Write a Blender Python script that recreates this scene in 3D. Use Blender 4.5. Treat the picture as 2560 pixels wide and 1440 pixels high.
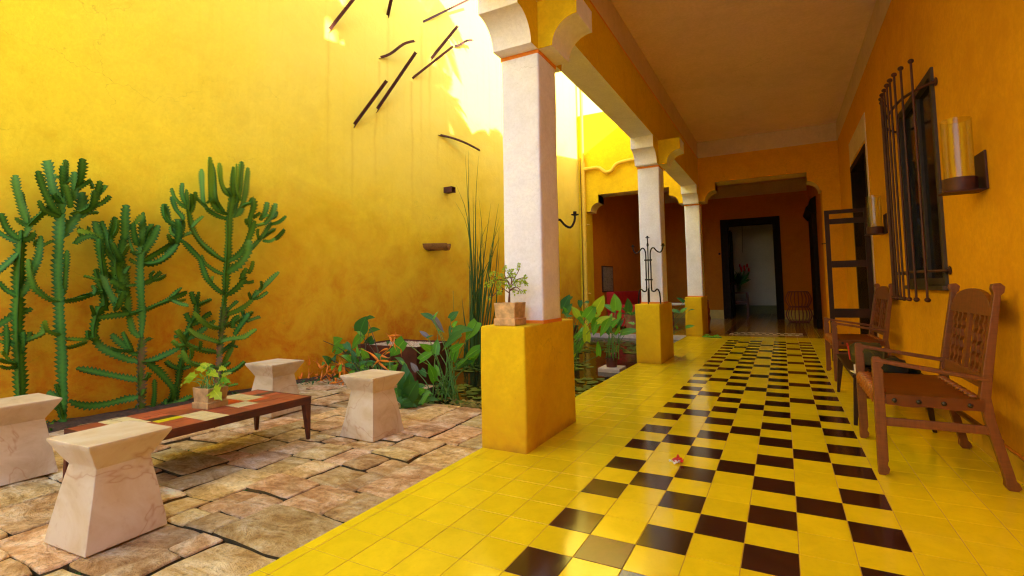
import bpy, bmesh, math, random
from mathutils import Vector, Matrix, Euler, noise
random.seed(11)
PI = math.pi
for o in list(bpy.data.objects): bpy.data.objects.remove(o)
C = bpy.context.scene.collection
sc = bpy.context.scene

# ------------------------------------------------------------------ camera, sky, sun, exposure
YAW, PITCH, ROLL = 0.471845, 0.0660513, -0.0181152
cd = bpy.data.cameras.new('camera'); cam = bpy.data.objects.new('camera', cd); C.objects.link(cam)
cd.sensor_width = 36.0; cd.lens = 1231.01/2560*36
cd.shift_x = -0.0177; cd.shift_y = -0.0316
cd.clip_start = 0.05; cd.clip_end = 300
Rm = Matrix.Rotation(YAW, 3, 'Z') @ Matrix(((1,0,0),(0,0,-1),(0,1,0))) @ Matrix.Rotation(PITCH, 3, 'X') @ Matrix.Rotation(ROLL, 3, 'Z')
CAM = Vector((0.9906, -1.6739, 1.0670))
cam.matrix_world = Matrix.Translation(CAM) @ Rm.to_4x4()
sc.camera = cam

SUN_DIR = Vector((-0.80, 0.36, -0.50)).normalized()      # the way the light travels
w = bpy.data.worlds.new('World'); sc.world = w; w.use_nodes = True
nt = w.node_tree; bg = nt.nodes['Background']
sky = nt.nodes.new('ShaderNodeTexSky'); sky.sky_type = 'NISHITA'; sky.sun_disc = False
elev = math.asin(-SUN_DIR.z); az = math.atan2(-SUN_DIR.x, -SUN_DIR.y)
sky.sun_elevation = elev; sky.sun_rotation = az
nt.links.new(sky.outputs[0], bg.inputs[0]); bg.inputs[1].default_value = 0.15
sl = bpy.data.lights.new('sun', 'SUN'); sun = bpy.data.objects.new('sun', sl); C.objects.link(sun)
sl.energy = 3.2; sl.angle = math.radians(0.5); sl.color = (1.0, 0.95, 0.86)
sun.rotation_euler = SUN_DIR.to_track_quat('-Z', 'Y').to_euler()
vs = sc.view_settings; vs.view_transform = 'Standard'; vs.look = 'None'; vs.gamma = 1.0; vs.use_curve_mapping = False
vs.exposure = 2.52
sc.render.engine = 'CYCLES'
cy = sc.cycles; cy.use_denoising = True; cy.max_bounces = 10; cy.diffuse_bounces = 7; cy.glossy_bounces = 4
cy.transmission_bounces = 8; cy.transparent_max_bounces = 8; cy.sample_clamp_indirect = 6.0
cy.pixel_filter_type = 'BLACKMAN_HARRIS'; cy.filter_width = 1.25; cy.caustics_reflective = False; cy.caustics_refractive = False
try: cy.denoiser = 'OPENIMAGEDENOISE'; cy.denoising_input_passes = 'RGB_ALBEDO_NORMAL'; cy.denoising_prefilter = 'ACCURATE'
except Exception: pass

# ------------------------------------------------------------------ helpers
def N(nt, t, **kw):
    n = nt.nodes.new(t)
    for k, v in kw.items(): setattr(n, k, v)
    return n
def new_mat(name):
    m = bpy.data.materials.new(name); m.use_nodes = True
    nt = m.node_tree; b = nt.nodes['Principled BSDF']
    return m, nt, b
def ramp(nt, fac, stops):
    r = N(nt, 'ShaderNodeValToRGB'); e = r.color_ramp.elements
    while len(e) > 1: e.remove(e[-1])
    e[0].position = stops[0][0]; e[0].color = (*stops[0][1], 1)
    for p, c in stops[1:]:
        x = e.new(p); x.color = (*c, 1)
    nt.links.new(fac, r.inputs[0]); return r.outputs[0]
def mth(nt, op, a, b=None, c=None, clamp=False):
    n = N(nt, 'ShaderNodeMath', operation=op); n.use_clamp = clamp
    for i, v in enumerate((a, b, c)):
        if v is None: continue
        if isinstance(v, (int, float)): n.inputs[i].default_value = v
        else: nt.links.new(v, n.inputs[i])
    return n.outputs[0]
def mix(nt, f, a, b, typ='MIX'):
    n = N(nt, 'ShaderNodeMix', data_type='RGBA', blend_type=typ)
    for i, v in ((0, f), (6, a), (7, b)):
        if isinstance(v, (int, float)): n.inputs[i].default_value = v
        elif isinstance(v, tuple): n.inputs[i].default_value = (*v, 1)
        else: nt.links.new(v, n.inputs[i])
    return n.outputs[2]
def noi(nt, vec, scale, detail=5, rough=.6, dist=0):
    n = N(nt, 'ShaderNodeTexNoise'); n.inputs['Scale'].default_value = scale
    n.inputs['Detail'].default_value = detail; n.inputs['Roughness'].default_value = rough
    n.inputs['Distortion'].default_value = dist
    nt.links.new(vec, n.inputs['Vector']); return n.outputs[0]
def geo_pos(nt):
    return N(nt, 'ShaderNodeNewGeometry').outputs['Position']
def obj_pos(nt): return N(nt, 'ShaderNodeTexCoord').outputs['Object']
def scalev(nt, v, s):
    n = N(nt, 'ShaderNodeVectorMath', operation='MULTIPLY'); nt.links.new(v, n.inputs[0]); n.inputs[1].default_value = s; return n.outputs[0]
def bump(nt, b, h, st=.3, d=.01):
    n = N(nt, 'ShaderNodeBump'); n.inputs['Strength'].default_value = st; n.inputs['Distance'].default_value = d
    nt.links.new(h, n.inputs['Height']); nt.links.new(n.outputs[0], b.inputs['Normal'])
def tone(c, k): return tuple(min(1, x*k) for x in c)

def plain(name, c, rough=.6, metal=0, var=.18, scale=14, bmp=.15, spec=.5, bscale=None):
    m, nt, b = new_mat(name); p = obj_pos(nt)
    f = noi(nt, p, scale)
    col = ramp(nt, f, [(.3, tone(c, 1-var)), (.7, tone(c, 1+var))])
    oi = N(nt, 'ShaderNodeObjectInfo').outputs['Random']
    v = mth(nt, 'MULTIPLY_ADD', oi, var, 1-var/2)
    hs = N(nt, 'ShaderNodeHueSaturation'); nt.links.new(col, hs.inputs['Color']); nt.links.new(v, hs.inputs['Value'])
    nt.links.new(hs.outputs[0], b.inputs['Base Color'])
    b.inputs['Roughness'].default_value = rough; b.inputs['Metallic'].default_value = metal
    b.inputs['Specular IOR Level'].default_value = spec
    if bmp: bump(nt, b, noi(nt, p, bscale or scale*5, 4), bmp, .004)
    return m

def plaster(name, c, dark, stain=None, rough=.85, stain_z=(0, 1.6), streaks=None, sc_=1.0, bmp=.35, sun_tint=None, foot=None, fine=.12):
    m, nt, b = new_mat(name); p = geo_pos(nt)
    n1 = noi(nt, p, .9*sc_, 6, .6, .4); n2 = noi(nt, p, 5*sc_, 5, .65)
    f = mth(nt, 'ADD', mth(nt, 'MULTIPLY', n1, .6), mth(nt, 'MULTIPLY', n2, .4))
    col = ramp(nt, f, [(.34, tone(dark, .90)), (.5, c), (.66, tone(c, 1.08))])
    sep = N(nt, 'ShaderNodeSeparateXYZ'); nt.links.new(p, sep.inputs[0])
    if stain:
        z = mth(nt, 'MULTIPLY_ADD', noi(nt, p, 1.3, 5, .7, .8), 2.2, sep.outputs[2])
        mr = N(nt, 'ShaderNodeMapRange'); nt.links.new(z, mr.inputs[0])
        mr.inputs[1].default_value = stain_z[0]+1.1; mr.inputs[2].default_value = stain_z[1]+1.1
        mr.inputs[3].default_value = 1; mr.inputs[4].default_value = 0
        patch = ramp(nt, noi(nt, p, 2.6, 6, .7, .6), [(.42, (0,0,0)), (.62, (1,1,1))])
        fac = mth(nt, 'MULTIPLY', mr.outputs[0], mth(nt, 'MULTIPLY_ADD', patch, .4, .72), clamp=True)
        col = mix(nt, fac, col, stain)
    # fine mottling, specks and hairline cracks
    col = mix(nt, ramp(nt, noi(nt, p, 26*sc_, 6, .75), [(.42, (fine*3,)*3), (.58, (0,0,0))]), col, tone(dark, .82))
    col = mix(nt, ramp(nt, noi(nt, p, 90, 2, .5), [(.70, (0,0,0)), (.76, (.5,.5,.5))]), col, tone(dark, .6))
    vo = N(nt, 'ShaderNodeTexVoronoi', feature='DISTANCE_TO_EDGE'); vo.inputs['Scale'].default_value = 1.1
    wv = N(nt, 'ShaderNodeVectorMath', operation='ADD'); nt.links.new(p, wv.inputs[0])
    nz = N(nt, 'ShaderNodeTexNoise'); nz.inputs['Scale'].default_value = 3.5; nz.inputs['Detail'].default_value = 6; nt.links.new(p, nz.inputs['Vector'])
    nt.links.new(scalev(nt, nz.outputs[1], (.5,.5,.5)), wv.inputs[1]); nt.links.new(wv.outputs[0], vo.inputs['Vector'])
    crack = ramp(nt, vo.outputs['Distance'], [(0, (1,1,1)), (.0035, (0,0,0))])
    cm = ramp(nt, noi(nt, p, .8, 3), [(.52, (0,0,0)), (.62, (1,1,1))])
    crk = mth(nt, 'MULTIPLY', crack, cm)
    col = mix(nt, mth(nt, 'MULTIPLY', crk, .55), col, tone(dark, .5))
    if foot is not None:
        fz = mth(nt, 'ADD', mth(nt, 'SUBTRACT', sep.outputs[2], foot), mth(nt, 'MULTIPLY', mth(nt, 'SUBTRACT', noi(nt, p, 7, 5, .7), .5), -.16))
        ff = mth(nt, 'SUBTRACT', 1, mth(nt, 'DIVIDE', fz, .07), clamp=True)
        col = mix(nt, mth(nt, 'MULTIPLY', ff, .55), col, (.30, .15, .012))
    if sun_tint is not None:  # faded upper plaster, paled further to put sun-patch brightness into the colour
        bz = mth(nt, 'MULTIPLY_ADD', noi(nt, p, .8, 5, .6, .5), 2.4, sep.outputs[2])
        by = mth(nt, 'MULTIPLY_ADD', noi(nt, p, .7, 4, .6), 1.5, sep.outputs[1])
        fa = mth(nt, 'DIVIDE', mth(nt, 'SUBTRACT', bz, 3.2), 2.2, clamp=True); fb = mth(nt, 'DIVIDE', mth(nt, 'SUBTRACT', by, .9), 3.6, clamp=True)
        col = mix(nt, mth(nt, 'MULTIPLY', fa, fb), col, sun_tint)
    if streaks:
        tot = None
        wob = mth(nt, 'MULTIPLY', mth(nt, 'SUBTRACT', noi(nt, p, 1.6, 4), .5), .12)
        smod = noi(nt, scalev(nt, p, (4, 14, 1.2)), 2.0, 4, .6)
        yy = mth(nt, 'ADD', sep.outputs[1], wob)
        for y0, z0, ln in streaks:
            dy = mth(nt, 'ABSOLUTE', mth(nt, 'SUBTRACT', yy, y0))
            a = mth(nt, 'POWER', mth(nt, 'SUBTRACT', 1, mth(nt, 'DIVIDE', dy, .05), clamp=True), 1.6)
            dz = mth(nt, 'DIVIDE', mth(nt, 'SUBTRACT', z0, sep.outputs[2]), ln)
            bl = mth(nt, 'MULTIPLY', mth(nt, 'GREATER_THAN', dz, 0), mth(nt, 'SUBTRACT', 1, dz, clamp=True))
            a = mth(nt, 'MULTIPLY', a, bl)
            tot = a if tot is None else mth(nt, 'ADD', tot, a)
        col = mix(nt, mth(nt, 'MULTIPLY', mth(nt, 'MULTIPLY', tot, smod), .75, clamp=True), col, (.62, .40, .03))
        sv = noi(nt, scalev(nt, p, (3, 5, .25)), 2.5, 4, .6)
        col = mix(nt, ramp(nt, sv, [(.56, (0,0,0)), (.85, (.22,.22,.22))]), col, tone(c, .8))
    nt.links.new(col, b.inputs['Base Color'])
    b.inputs['Roughness'].default_value = rough; b.inputs['Specular IOR Level'].default_value = .25
    h = mth(nt, 'ADD', noi(nt, p, 9*sc_, 6, .6), mth(nt, 'MULTIPLY', noi(nt, p, 55*sc_, 3, .6), .25))
    bump(nt, b, h, bmp, .012)
    return m

YEL = (0.80, 0.55, 0.005); YELD = (0.76, 0.48, 0.004)
M = {}
M['wall'] = plaster('sunlit_yellow_plaster', (0.86, 0.66, 0.024), (0.83, 0.60, 0.012), stain=(0.60, 0.175, 0.001), stain_z=(.25, 2.5), sun_tint=(.89, .75, .13), bmp=.7, fine=.07,
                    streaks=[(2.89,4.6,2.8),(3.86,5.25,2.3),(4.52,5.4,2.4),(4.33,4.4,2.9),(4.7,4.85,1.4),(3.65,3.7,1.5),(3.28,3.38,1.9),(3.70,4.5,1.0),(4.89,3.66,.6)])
M['ochre'] = plaster('ochre_plaster', YEL, YELD, stain=(0.55,0.26,0.006), stain_z=(-.6, 1.0), bmp=.35, foot=-.02)
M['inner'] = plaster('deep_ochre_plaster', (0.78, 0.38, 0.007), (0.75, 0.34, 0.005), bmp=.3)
M['white'] = plaster('white_painted_plaster', (0.90, 0.885, 0.98), (0.87, 0.85, 0.94), bmp=.35, sc_=1.6)
M['cream'] = plaster('cream_plaster', (0.74, 0.58, 0.44), (0.71, 0.55, 0.41), bmp=.25)
M['ceil'] = plaster('ceiling_limewash', (0.90, 0.66, 0.76), (0.87, 0.63, 0.73), bmp=.25)
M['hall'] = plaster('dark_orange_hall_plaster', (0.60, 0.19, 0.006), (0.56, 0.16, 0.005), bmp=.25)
M['grayw'] = plaster('pale_hall_plaster', (0.76, 0.70, 0.60), (0.73, 0.67, 0.57), bmp=.2)
M['olive'] = plain('olive_skirting', (.16, .14, .02), .5)
M['redline'] = plain('orange_red_paint_line', (.78, .24, .015), .6, var=.08)
M['rust'] = plain('rusted_steel', (.085, .022, .012), .65, .3, var=.4, scale=9, bmp=.3)
M['rustbox'] = plain('corten_steel', (.10, .024, .012), .55, .2, var=.45, scale=3.5, bmp=.25)
M['iron'] = plain('wrought_iron', (.018, .010, .012), .5, .6, var=.2)
M['rustiron'] = plain('brown_iron', (.075, .022, .016), .55, .4, var=.3)
M['wood'] = None
M['darkwood'] = plain('dark_wood', (.040, .016, .008), .55, var=.3, scale=6, spec=.2)
M['blackwood'] = plain('almost_black_wood', (.018, .008, .005), .7, var=.3, spec=.12)
M['greyframe'] = plain('grey_brown_window_paint', (.060, .040, .034), .55, var=.15, spec=.25)
M['leather'] = plain('saddle_leather', (.30, .085, .014), .42, var=.22, scale=7, bmp=.2)
M['nail'] = plain('dark_nail_heads', (.06, .05, .04), .35, .8)
M['soil'] = plain('dark_garden_soil', (.085, .042, .018), .95, var=.5, scale=30, bmp=.8)
M['moss'] = plain('joint_soil_and_shade', (.07, .045, .015), .95, var=.6, scale=12, bmp=.8)
M['terracotta'] = plain('terracotta', (.38, .15, .06), .8, var=.3, scale=8)
M['claypot'] = plain('weathered_clay', (.50, .31, .14), .85, var=.4, scale=16, bmp=.4)
M['bark'] = plain('brown_bark', (.14, .05, .025), .8, var=.3, scale=40)
M['black'] = plain('black_felt', (.008, .007, .008), .9, var=.3)
M['bag'] = plain('olive_canvas', (.055, .042, .008), .8, var=.3)
M['paper'] = plain('white_paper', (.8, .74, .62), .7, var=.04)
M['redcloth'] = plain('red_cushion_cloth', (.55, .012, .006), .7, var=.15)
M['redplastic'] = plain('red_printed_foil', (.55, .01, .015), .3, var=.2)
M['green'] = plain('green_rubber', (.10, .55, .04), .5, var=.1)
M['greendark'] = plain('dark_green_rubber', (.03, .16, .02), .6, var=.1)
M['pink'] = plain('pink_petals', (.75, .04, .22), .5, var=.2)
M['shade'] = plain('tan_lamp_shade', (.45, .28, .09), .8)
M['pvc'] = plaster('painted_yellow_pipe', (0.80, 0.52, 0.05), (0.74, 0.46, 0.04), bmp=.1, rough=.5)
M['ledge'] = plain('pale_stone_ledge', (.55, .45, .38), .7)
M['carved'] = plain('carved_red_wood', (.20, .04, .015), .5, var=.3)
M['spout'] = plaster('stained_stone_spout', (.32, .14, .03), (.16, .06, .02), bmp=.9, sc_=9)

# wood with grain
def wood(name, c):
    m, nt, b = new_mat(name); p = obj_pos(nt)
    wv = noi(nt, scalev(nt, p, (6, 6, 60)), 1.2, 4, .6, .6)
    w2 = noi(nt, scalev(nt, p, (70, 70, 8)), 1.0, 3, .5)
    f = mth(nt, 'ADD', mth(nt, 'MULTIPLY', wv, .5), mth(nt, 'MULTIPLY', w2, .5))
    col = ramp(nt, f, [(.3, tone(c, .62)), (.5, c), (.7, tone(c, 1.3))])
    nt.links.new(col, b.inputs['Base Color']); b.inputs['Roughness'].default_value = .42
    bump(nt, b, f, .15, .003); return m
M['wood'] = wood('reddish_brown_wood', (.18, .054, .011))

# gravel
def gravel():
    m, nt, b = new_mat('white_gravel'); p = geo_pos(nt)
    v = N(nt, 'ShaderNodeTexVoronoi'); v.inputs['Scale'].default_value = 70; nt.links.new(p, v.inputs['Vector'])
    s = N(nt, 'ShaderNodeSeparateColor'); nt.links.new(v.outputs['Color'], s.inputs[0])
    col = ramp(nt, s.outputs[0], [(0, (.30, .19, .10)), (.5, (.55, .42, .28)), (1, (.74, .62, .50))])
    nt.links.new(col, b.inputs['Base Color']); b.inputs['Roughness'].default_value = .9
    bump(nt, b, v.outputs['Distance'], -.9, .02); return m
M['gravel'] = gravel()

# glossy cement tile
def tile_mat(name, c, rough=.13, var=.16):
    m, nt, b = new_mat(name); p = geo_pos(nt)
    oi = N(nt, 'ShaderNodeObjectInfo').outputs['Random']; ri = N(nt, 'ShaderNodeNewGeometry').outputs['Random Per Island']
    r = mth(nt, 'FRACT', mth(nt, 'ADD', mth(nt, 'MULTIPLY', oi, 7.3), mth(nt, 'MULTIPLY', ri, 3.7)))
    cl = noi(nt, p, 7, 5, .65, .5); fine = noi(nt, p, 60, 3, .6)
    col = ramp(nt, cl, [(.3, tone(c, 1-var)), (.55, c), (.75, tone(c, 1+var*.6))])
    col = mix(nt, ramp(nt, fine, [(.55, (0,0,0)), (.8, (.3,.3,.3))]), col, tone(c, .7))
    hs = N(nt, 'ShaderNodeHueSaturation'); nt.links.new(col, hs.inputs['Color'])
    nt.links.new(mth(nt, 'MULTIPLY_ADD', r, var*1.1, 1-var*.55), hs.inputs['Value'])
    nt.links.new(hs.outputs[0], b.inputs['Base Color'])
    rr = mth(nt, 'MULTIPLY_ADD', cl, .15, rough-.06); nt.links.new(rr, b.inputs['Roughness'])
    b.inputs['Specular IOR Level'].default_value = .5
    bump(nt, b, noi(nt, p, 14, 3, .5), .022, .003); return m
M['tile'] = tile_mat('yellow_cement_tile', (0.83, 0.64, 0.010), .11, .10)
M['tiledark'] = tile_mat('dark_brown_cement_tile', (0.040, 0.011, 0.008), .12, .3)
M['tilebrown'] = tile_mat('brown_cement_tile', (0.13, 0.040, 0.012), .2, .3)
M['tileblue'] = tile_mat('blue_cement_tile', (0.01, 0.05, 0.30), .15, .2)
M['tilehall'] = tile_mat('shade_toned_hall_tile', (0.52, 0.30, 0.022), .14)  # browner than the corridor tile: the hall's dimmer light is in the colour
M['tilegrout'] = plain('pale_pink_grout', (.42, .26, .20), .8)
M['grout'] = plain('orange_grout', (.55, .33, .03), .8, var=.2)
M['skirt'] = tile_mat('yellow_skirting_tile', (0.70, 0.46, 0.05), .3)
M['tc1'] = tile_mat('terracotta_table_tile', (.36, .075, .032), .4, .35)
M['tc2'] = tile_mat('cream_table_tile', (.66, .55, .30), .35, .12)
M['tc3'] = tile_mat('dark_table_tile', (.05, .018, .014), .35, .2)
M['tc4'] = tile_mat('lime_yellow_table_tile', (.62, .55, .01), .3, .1)
M['tc5'] = tile_mat('orange_red_table_tile', (.58, .07, .010), .3, .15)

# flagstone
def stone():
    m, nt, b = new_mat('limestone_paving'); p = geo_pos(nt)
    oi = N(nt, 'ShaderNodeObjectInfo').outputs['Random']
    off = N(nt, 'ShaderNodeCombineXYZ'); nt.links.new(mth(nt, 'MULTIPLY', oi, 30), off.inputs[0]); nt.links.new(mth(nt, 'MULTIPLY', oi, 17), off.inputs[1])
    ad = N(nt, 'ShaderNodeVectorMath', operation='ADD'); nt.links.new(p, ad.inputs[0]); nt.links.new(off.outputs[0], ad.inputs[1]); q = ad.outputs[0]
    n1 = noi(nt, scalev(nt, q, (1, 2.2, 1)), 3.2, 7, .7, .7); n2 = noi(nt, q, 16, 6, .7)
    f = mth(nt, 'ADD', mth(nt, 'MULTIPLY', n1, .65), mth(nt, 'MULTIPLY', n2, .35))
    col = ramp(nt, f, [(.33, (.20, .085, .025)), (.43, (.48, .27, .095)), (.51, (.66, .44, .21)), (.62, (.86, .70, .47))])
    hs = N(nt, 'ShaderNodeHueSaturation'); nt.links.new(col, hs.inputs['Color'])
    nt.links.new(mth(nt, 'MULTIPLY_ADD', oi, .5, .85), hs.inputs['Value'])
    nt.links.new(mth(nt, 'MULTIPLY_ADD', mth(nt, 'FRACT', mth(nt, 'MULTIPLY', oi, 13.7)), .035, .482), hs.inputs['Hue'])
    c2 = mix(nt, ramp(nt, noi(nt, p, 1.6, 6, .7, 1.0), [(.55, (0,0,0)), (.68, (.5,.5,.5))]), hs.outputs[0], (.26, .15, .035))
    ms = ramp(nt, noi(nt, p, 2.3, 7, .75, .5), [(.62, (0,0,0)), (.72, (.5,.5,.5))])
    c3 = mix(nt, ms, c2, (.11, .085, .016))
    pits = ramp(nt, noi(nt, q, 34, 5, .8), [(.36, (1,1,1)), (.47, (0,0,0))])
    c4 = mix(nt, mth(nt, 'MULTIPLY', pits, .5), c3, (.22, .11, .04))
    nt.links.new(c4, b.inputs['Base Color']); b.inputs['Roughness'].default_value = .78
    h = mth(nt, 'ADD', mth(nt, 'MULTIPLY', n1, 1.4), mth(nt, 'ADD', mth(nt, 'MULTIPLY', n2, .5), mth(nt, 'MULTIPLY', noi(nt, q, 60, 4, .7), .25)))
    bump(nt, b, h, 1.0, .045); return m
M['stone'] = stone()

def marble():
    m, nt, b = new_mat('veined_cream_marble'); p = obj_pos(nt)
    oi = N(nt, 'ShaderNodeObjectInfo').outputs['Random']
    off = N(nt, 'ShaderNodeCombineXYZ'); nt.links.new(mth(nt, 'MULTIPLY', oi, 9), off.inputs[0]); nt.links.new(mth(nt, 'MULTIPLY', oi, 5), off.inputs[2])
    ad = N(nt, 'ShaderNodeVectorMath', operation='ADD'); nt.links.new(p, ad.inputs[0]); nt.links.new(off.outputs[0], ad.inputs[1]); q = ad.outputs[0]
    n1 = noi(nt, q, 3.2, 6, .62, 1.0); n2 = noi(nt, q, 24, 5, .65)
    col = ramp(nt, n1, [(.3, (.50, .36, .22)), (.46, (.62, .49, .34)), (.62, (.68, .58, .47))])
    v = noi(nt, q, 1.5, 4, .55, 1.2)
    vein = ramp(nt, mth(nt, 'ABSOLUTE', mth(nt, 'SUBTRACT', v, .5)), [(0, (1,1,1)), (.003, (.5,.5,.5)), (.012, (0,0,0))])
    col = mix(nt, mth(nt, 'MULTIPLY', vein, .55), col, (.42, .19, .09))
    col = mix(nt, ramp(nt, n2, [(.55, (0,0,0)), (.8, (.35,.35,.35))]), col, (.42, .24, .12))
    nt.links.new(col, b.inputs['Base Color']); b.inputs['Roughness'].default_value = .42
    bump(nt, b, n2, .15, .004); return m
M['marble'] = marble()

def water():
    m, nt, b = new_mat('dark_pond_water'); p = geo_pos(nt)
    b.inputs['Base Color'].default_value = (.022, .014, .004, 1); b.inputs['Roughness'].default_value = .06
    b.inputs['IOR'].default_value = 1.33
    bump(nt, b, noi(nt, p, 7, 3, .5, .3), .16, .02); return m
M['water'] = water()

def leafm(name, c, c2, trans=.25, rough=.42):
    m, nt, b = new_mat(name); p = obj_pos(nt)
    ri = N(nt, 'ShaderNodeNewGeometry').outputs['Random Per Island']; oi = N(nt, 'ShaderNodeObjectInfo').outputs['Random']
    r = mth(nt, 'FRACT', mth(nt, 'ADD', mth(nt, 'MULTIPLY', oi, 5.3), ri))
    uvn = N(nt, 'ShaderNodeUVMap'); s = N(nt, 'ShaderNodeSeparateXYZ'); nt.links.new(uvn.outputs[0], s.inputs[0])
    mid = mth(nt, 'SUBTRACT', 1, mth(nt, 'DIVIDE', mth(nt, 'ABSOLUTE', mth(nt, 'SUBTRACT', s.outputs[0], .5)), .05), clamp=True)
    veins = mth(nt, 'SINE', mth(nt, 'MULTIPLY', mth(nt, 'SUBTRACT', s.outputs[1], mth(nt, 'MULTIPLY', mth(nt, 'ABSOLUTE', mth(nt, 'SUBTRACT', s.outputs[0], .5)), .6)), 75))
    col = mix(nt, r, c, c2)
    col = mix(nt, mth(nt, 'MULTIPLY', noi(nt, p, 20, 4), .35), col, tone(c, .5))
    col = mix(nt, mth(nt, 'MULTIPLY', mid, .5), col, tone(c2, 2.0))
    nt.links.new(col, b.inputs['Base Color']); b.inputs['Roughness'].default_value = rough
    tr = N(nt, 'ShaderNodeBsdfTranslucent'); nt.links.new(mix(nt, .5, col, tone(c2, 1.6)), tr.inputs[0])
    ms = N(nt, 'ShaderNodeMixShader'); ms.inputs[0].default_value = trans
    nt.links.new(b.outputs[0], ms.inputs[1]); nt.links.new(tr.outputs[0], ms.inputs[2])
    nt.links.new(ms.outputs[0], nt.nodes['Material Output'].inputs[0])
    bump(nt, b, veins, .12, .002); return m
M['leaf'] = leafm('fresh_green_leaf', (.075, .30, .020), (.17, .46, .030), .34)
M['leafdark'] = leafm('dark_green_leaf', (.022, .12, .016), (.050, .20, .02), .2, .55)
M['leafgrey'] = leafm('dry_grey_leaf', (.16, .12, .11), (.20, .16, .15), .1)
M['leafyoung'] = leafm('yellow_green_leaf', (.24, .40, .018), (.40, .55, .025), .38)
M['reed'] = leafm('reed_green', (.030, .105, .014), (.065, .17, .02), .1, .6)
M['stem'] = plain('green_stem', (.09, .22, .03), .5)
M['stemdark'] = plain('dark_stem', (.06, .045, .02), .6)
M['bract'] = plain('orange_bract', (.90, .22, .008), .45, var=.3, scale=10)
M['litter'] = plain('dry_leaf_litter', (.22, .17, .03), .8, var=.6, scale=3)
M['pad'] = leafm('lily_pad_green', (.06, .13, .012), (.14, .20, .02), .05, .35)

def cactus_mat():
    m, nt, b = new_mat('spurge_skin'); p = obj_pos(nt)
    a = N(nt, 'ShaderNodeVertexColor'); a.layer_name = 'Col'; s = N(nt, 'ShaderNodeSeparateColor'); nt.links.new(a.outputs[0], s.inputs[0])
    rib, age, bark = s.outputs[0], s.outputs[1], s.outputs[2]
    n = noi(nt, p, 9, 5, .6)
    g = ramp(nt, n, [(.3, (.010, .065, .008)), (.55, (.020, .115, .014)), (.75, (.034, .15, .022))])
    pale = mix(nt, mth(nt, 'MULTIPLY', mth(nt, 'SUBTRACT', 1, rib), .75), mix(nt, mth(nt, 'MULTIPLY', rib, .55), g, (.006, .030, .006)), (.085, .24, .020))
    tip = ramp(nt, rib, [(.93, (0,0,0)), (.99, (1,1,1))])
    col = mix(nt, mth(nt, 'MULTIPLY', age, .85), pale, (.22, .38, .02))
    col = mix(nt, mth(nt, 'MULTIPLY', tip, .45), col, (.10, .07, .03))
    bk = mth(nt, 'MULTIPLY', bark, ramp(nt, noi(nt, p, 13, 5, .7), [(.42, (.15,.15,.15)), (.55, (1,1,1))]))
    col = mix(nt, mth(nt, 'MULTIPLY', bk, .8), col, (.26, .12, .095))
    nt.links.new(col, b.inputs['Base Color']); b.inputs['Roughness'].default_value = .6; b.inputs['Specular IOR Level'].default_value = .22
    bump(nt, b, noi(nt, p, 70, 4), .2, .004); return m
M['cactus'] = cactus_mat()

def glass(name, tint=(1,1,1), rough=.02):
    m, nt, b = new_mat(name)
    b.inputs['Base Color'].default_value = (*tint, 1); b.inputs['Transmission Weight'].default_value = 1
    b.inputs['Roughness'].default_value = rough; b.inputs['IOR'].default_value = 1.45
    n = N(nt, 'ShaderNodeTexNoise'); n.inputs['Scale'].default_value = 6
    bump(nt, b, n.outputs[0], .04, .01); return m
def thin_glass(name, tint=(.93, .93, .88)):
    m, nt, b = new_mat(name); b.inputs['Base Color'].default_value = (.8, .8, .8, 1)
    tr = N(nt, 'ShaderNodeBsdfTransparent'); tr.inputs[0].default_value = (*tint, 1)
    gl = N(nt, 'ShaderNodeBsdfGlossy'); gl.inputs['Roughness'].default_value = .03
    lw = N(nt, 'ShaderNodeLayerWeight'); lw.inputs[0].default_value = .35
    ms = N(nt, 'ShaderNodeMixShader'); nt.links.new(mth(nt, 'MULTIPLY_ADD', lw.outputs['Fresnel'], .09, .01, clamp=True), ms.inputs[0])
    nt.links.new(tr.outputs[0], ms.inputs[1]); nt.links.new(gl.outputs[0], ms.inputs[2]); nt.links.new(ms.outputs[0], nt.nodes['Material Output'].inputs[0])
    return m
M['glass'] = thin_glass('clear_glass')
M['darkglass'] = plain('dark_window_glass', (.010, .012, .016), .12, var=.1, bmp=0)
M['sheer'] = plain('grey_curtain', (.13, .13, .15), .8, var=.15)
M['picture'] = None
def picture():
    m, nt, b = new_mat('grey_botanical_print'); p = obj_pos(nt)
    v = noi(nt, p, 9, 6, .7, 2.5)
    col = ramp(nt, v, [(.4, (.10, .07, .05)), (.52, (.34, .28, .20)), (.6, (.16, .12, .09)), (.7, (.42, .36, .27))])
    nt.links.new(col, b.inputs['Base Color']); b.inputs['Roughness'].default_value = .6; return m
M['picture'] = picture()

# ---- mesh builders
def box(bm, x0, x1, y0, y1, z0, z1, mi=0):
    v = [bm.verts.new(p) for p in ((x0,y0,z0),(x1,y0,z0),(x1,y1,z0),(x0,y1,z0),(x0,y0,z1),(x1,y0,z1),(x1,y1,z1),(x0,y1,z1))]
    for f in ((0,3,2,1),(4,5,6,7),(0,1,5,4),(1,2,6,5),(2,3,7,6),(3,0,4,7)):
        bm.faces.new([v[i] for i in f]).material_index = mi
    return v
def obox(bm, c, ax, ay, az, sx, sy, sz):
    c = Vector(c); v = []
    for k in (-1, 1):
        for i, j in ((-1,-1),(1,-1),(1,1),(-1,1)):
            v.append(bm.verts.new(c + ax*(i*sx/2) + ay*(j*sy/2) + az*(k*sz/2)))
    for f in ((0,3,2,1),(4,5,6,7),(0,1,5,4),(1,2,6,5),(2,3,7,6),(3,0,4,7)): bm.faces.new([v[i] for i in f])
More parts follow.
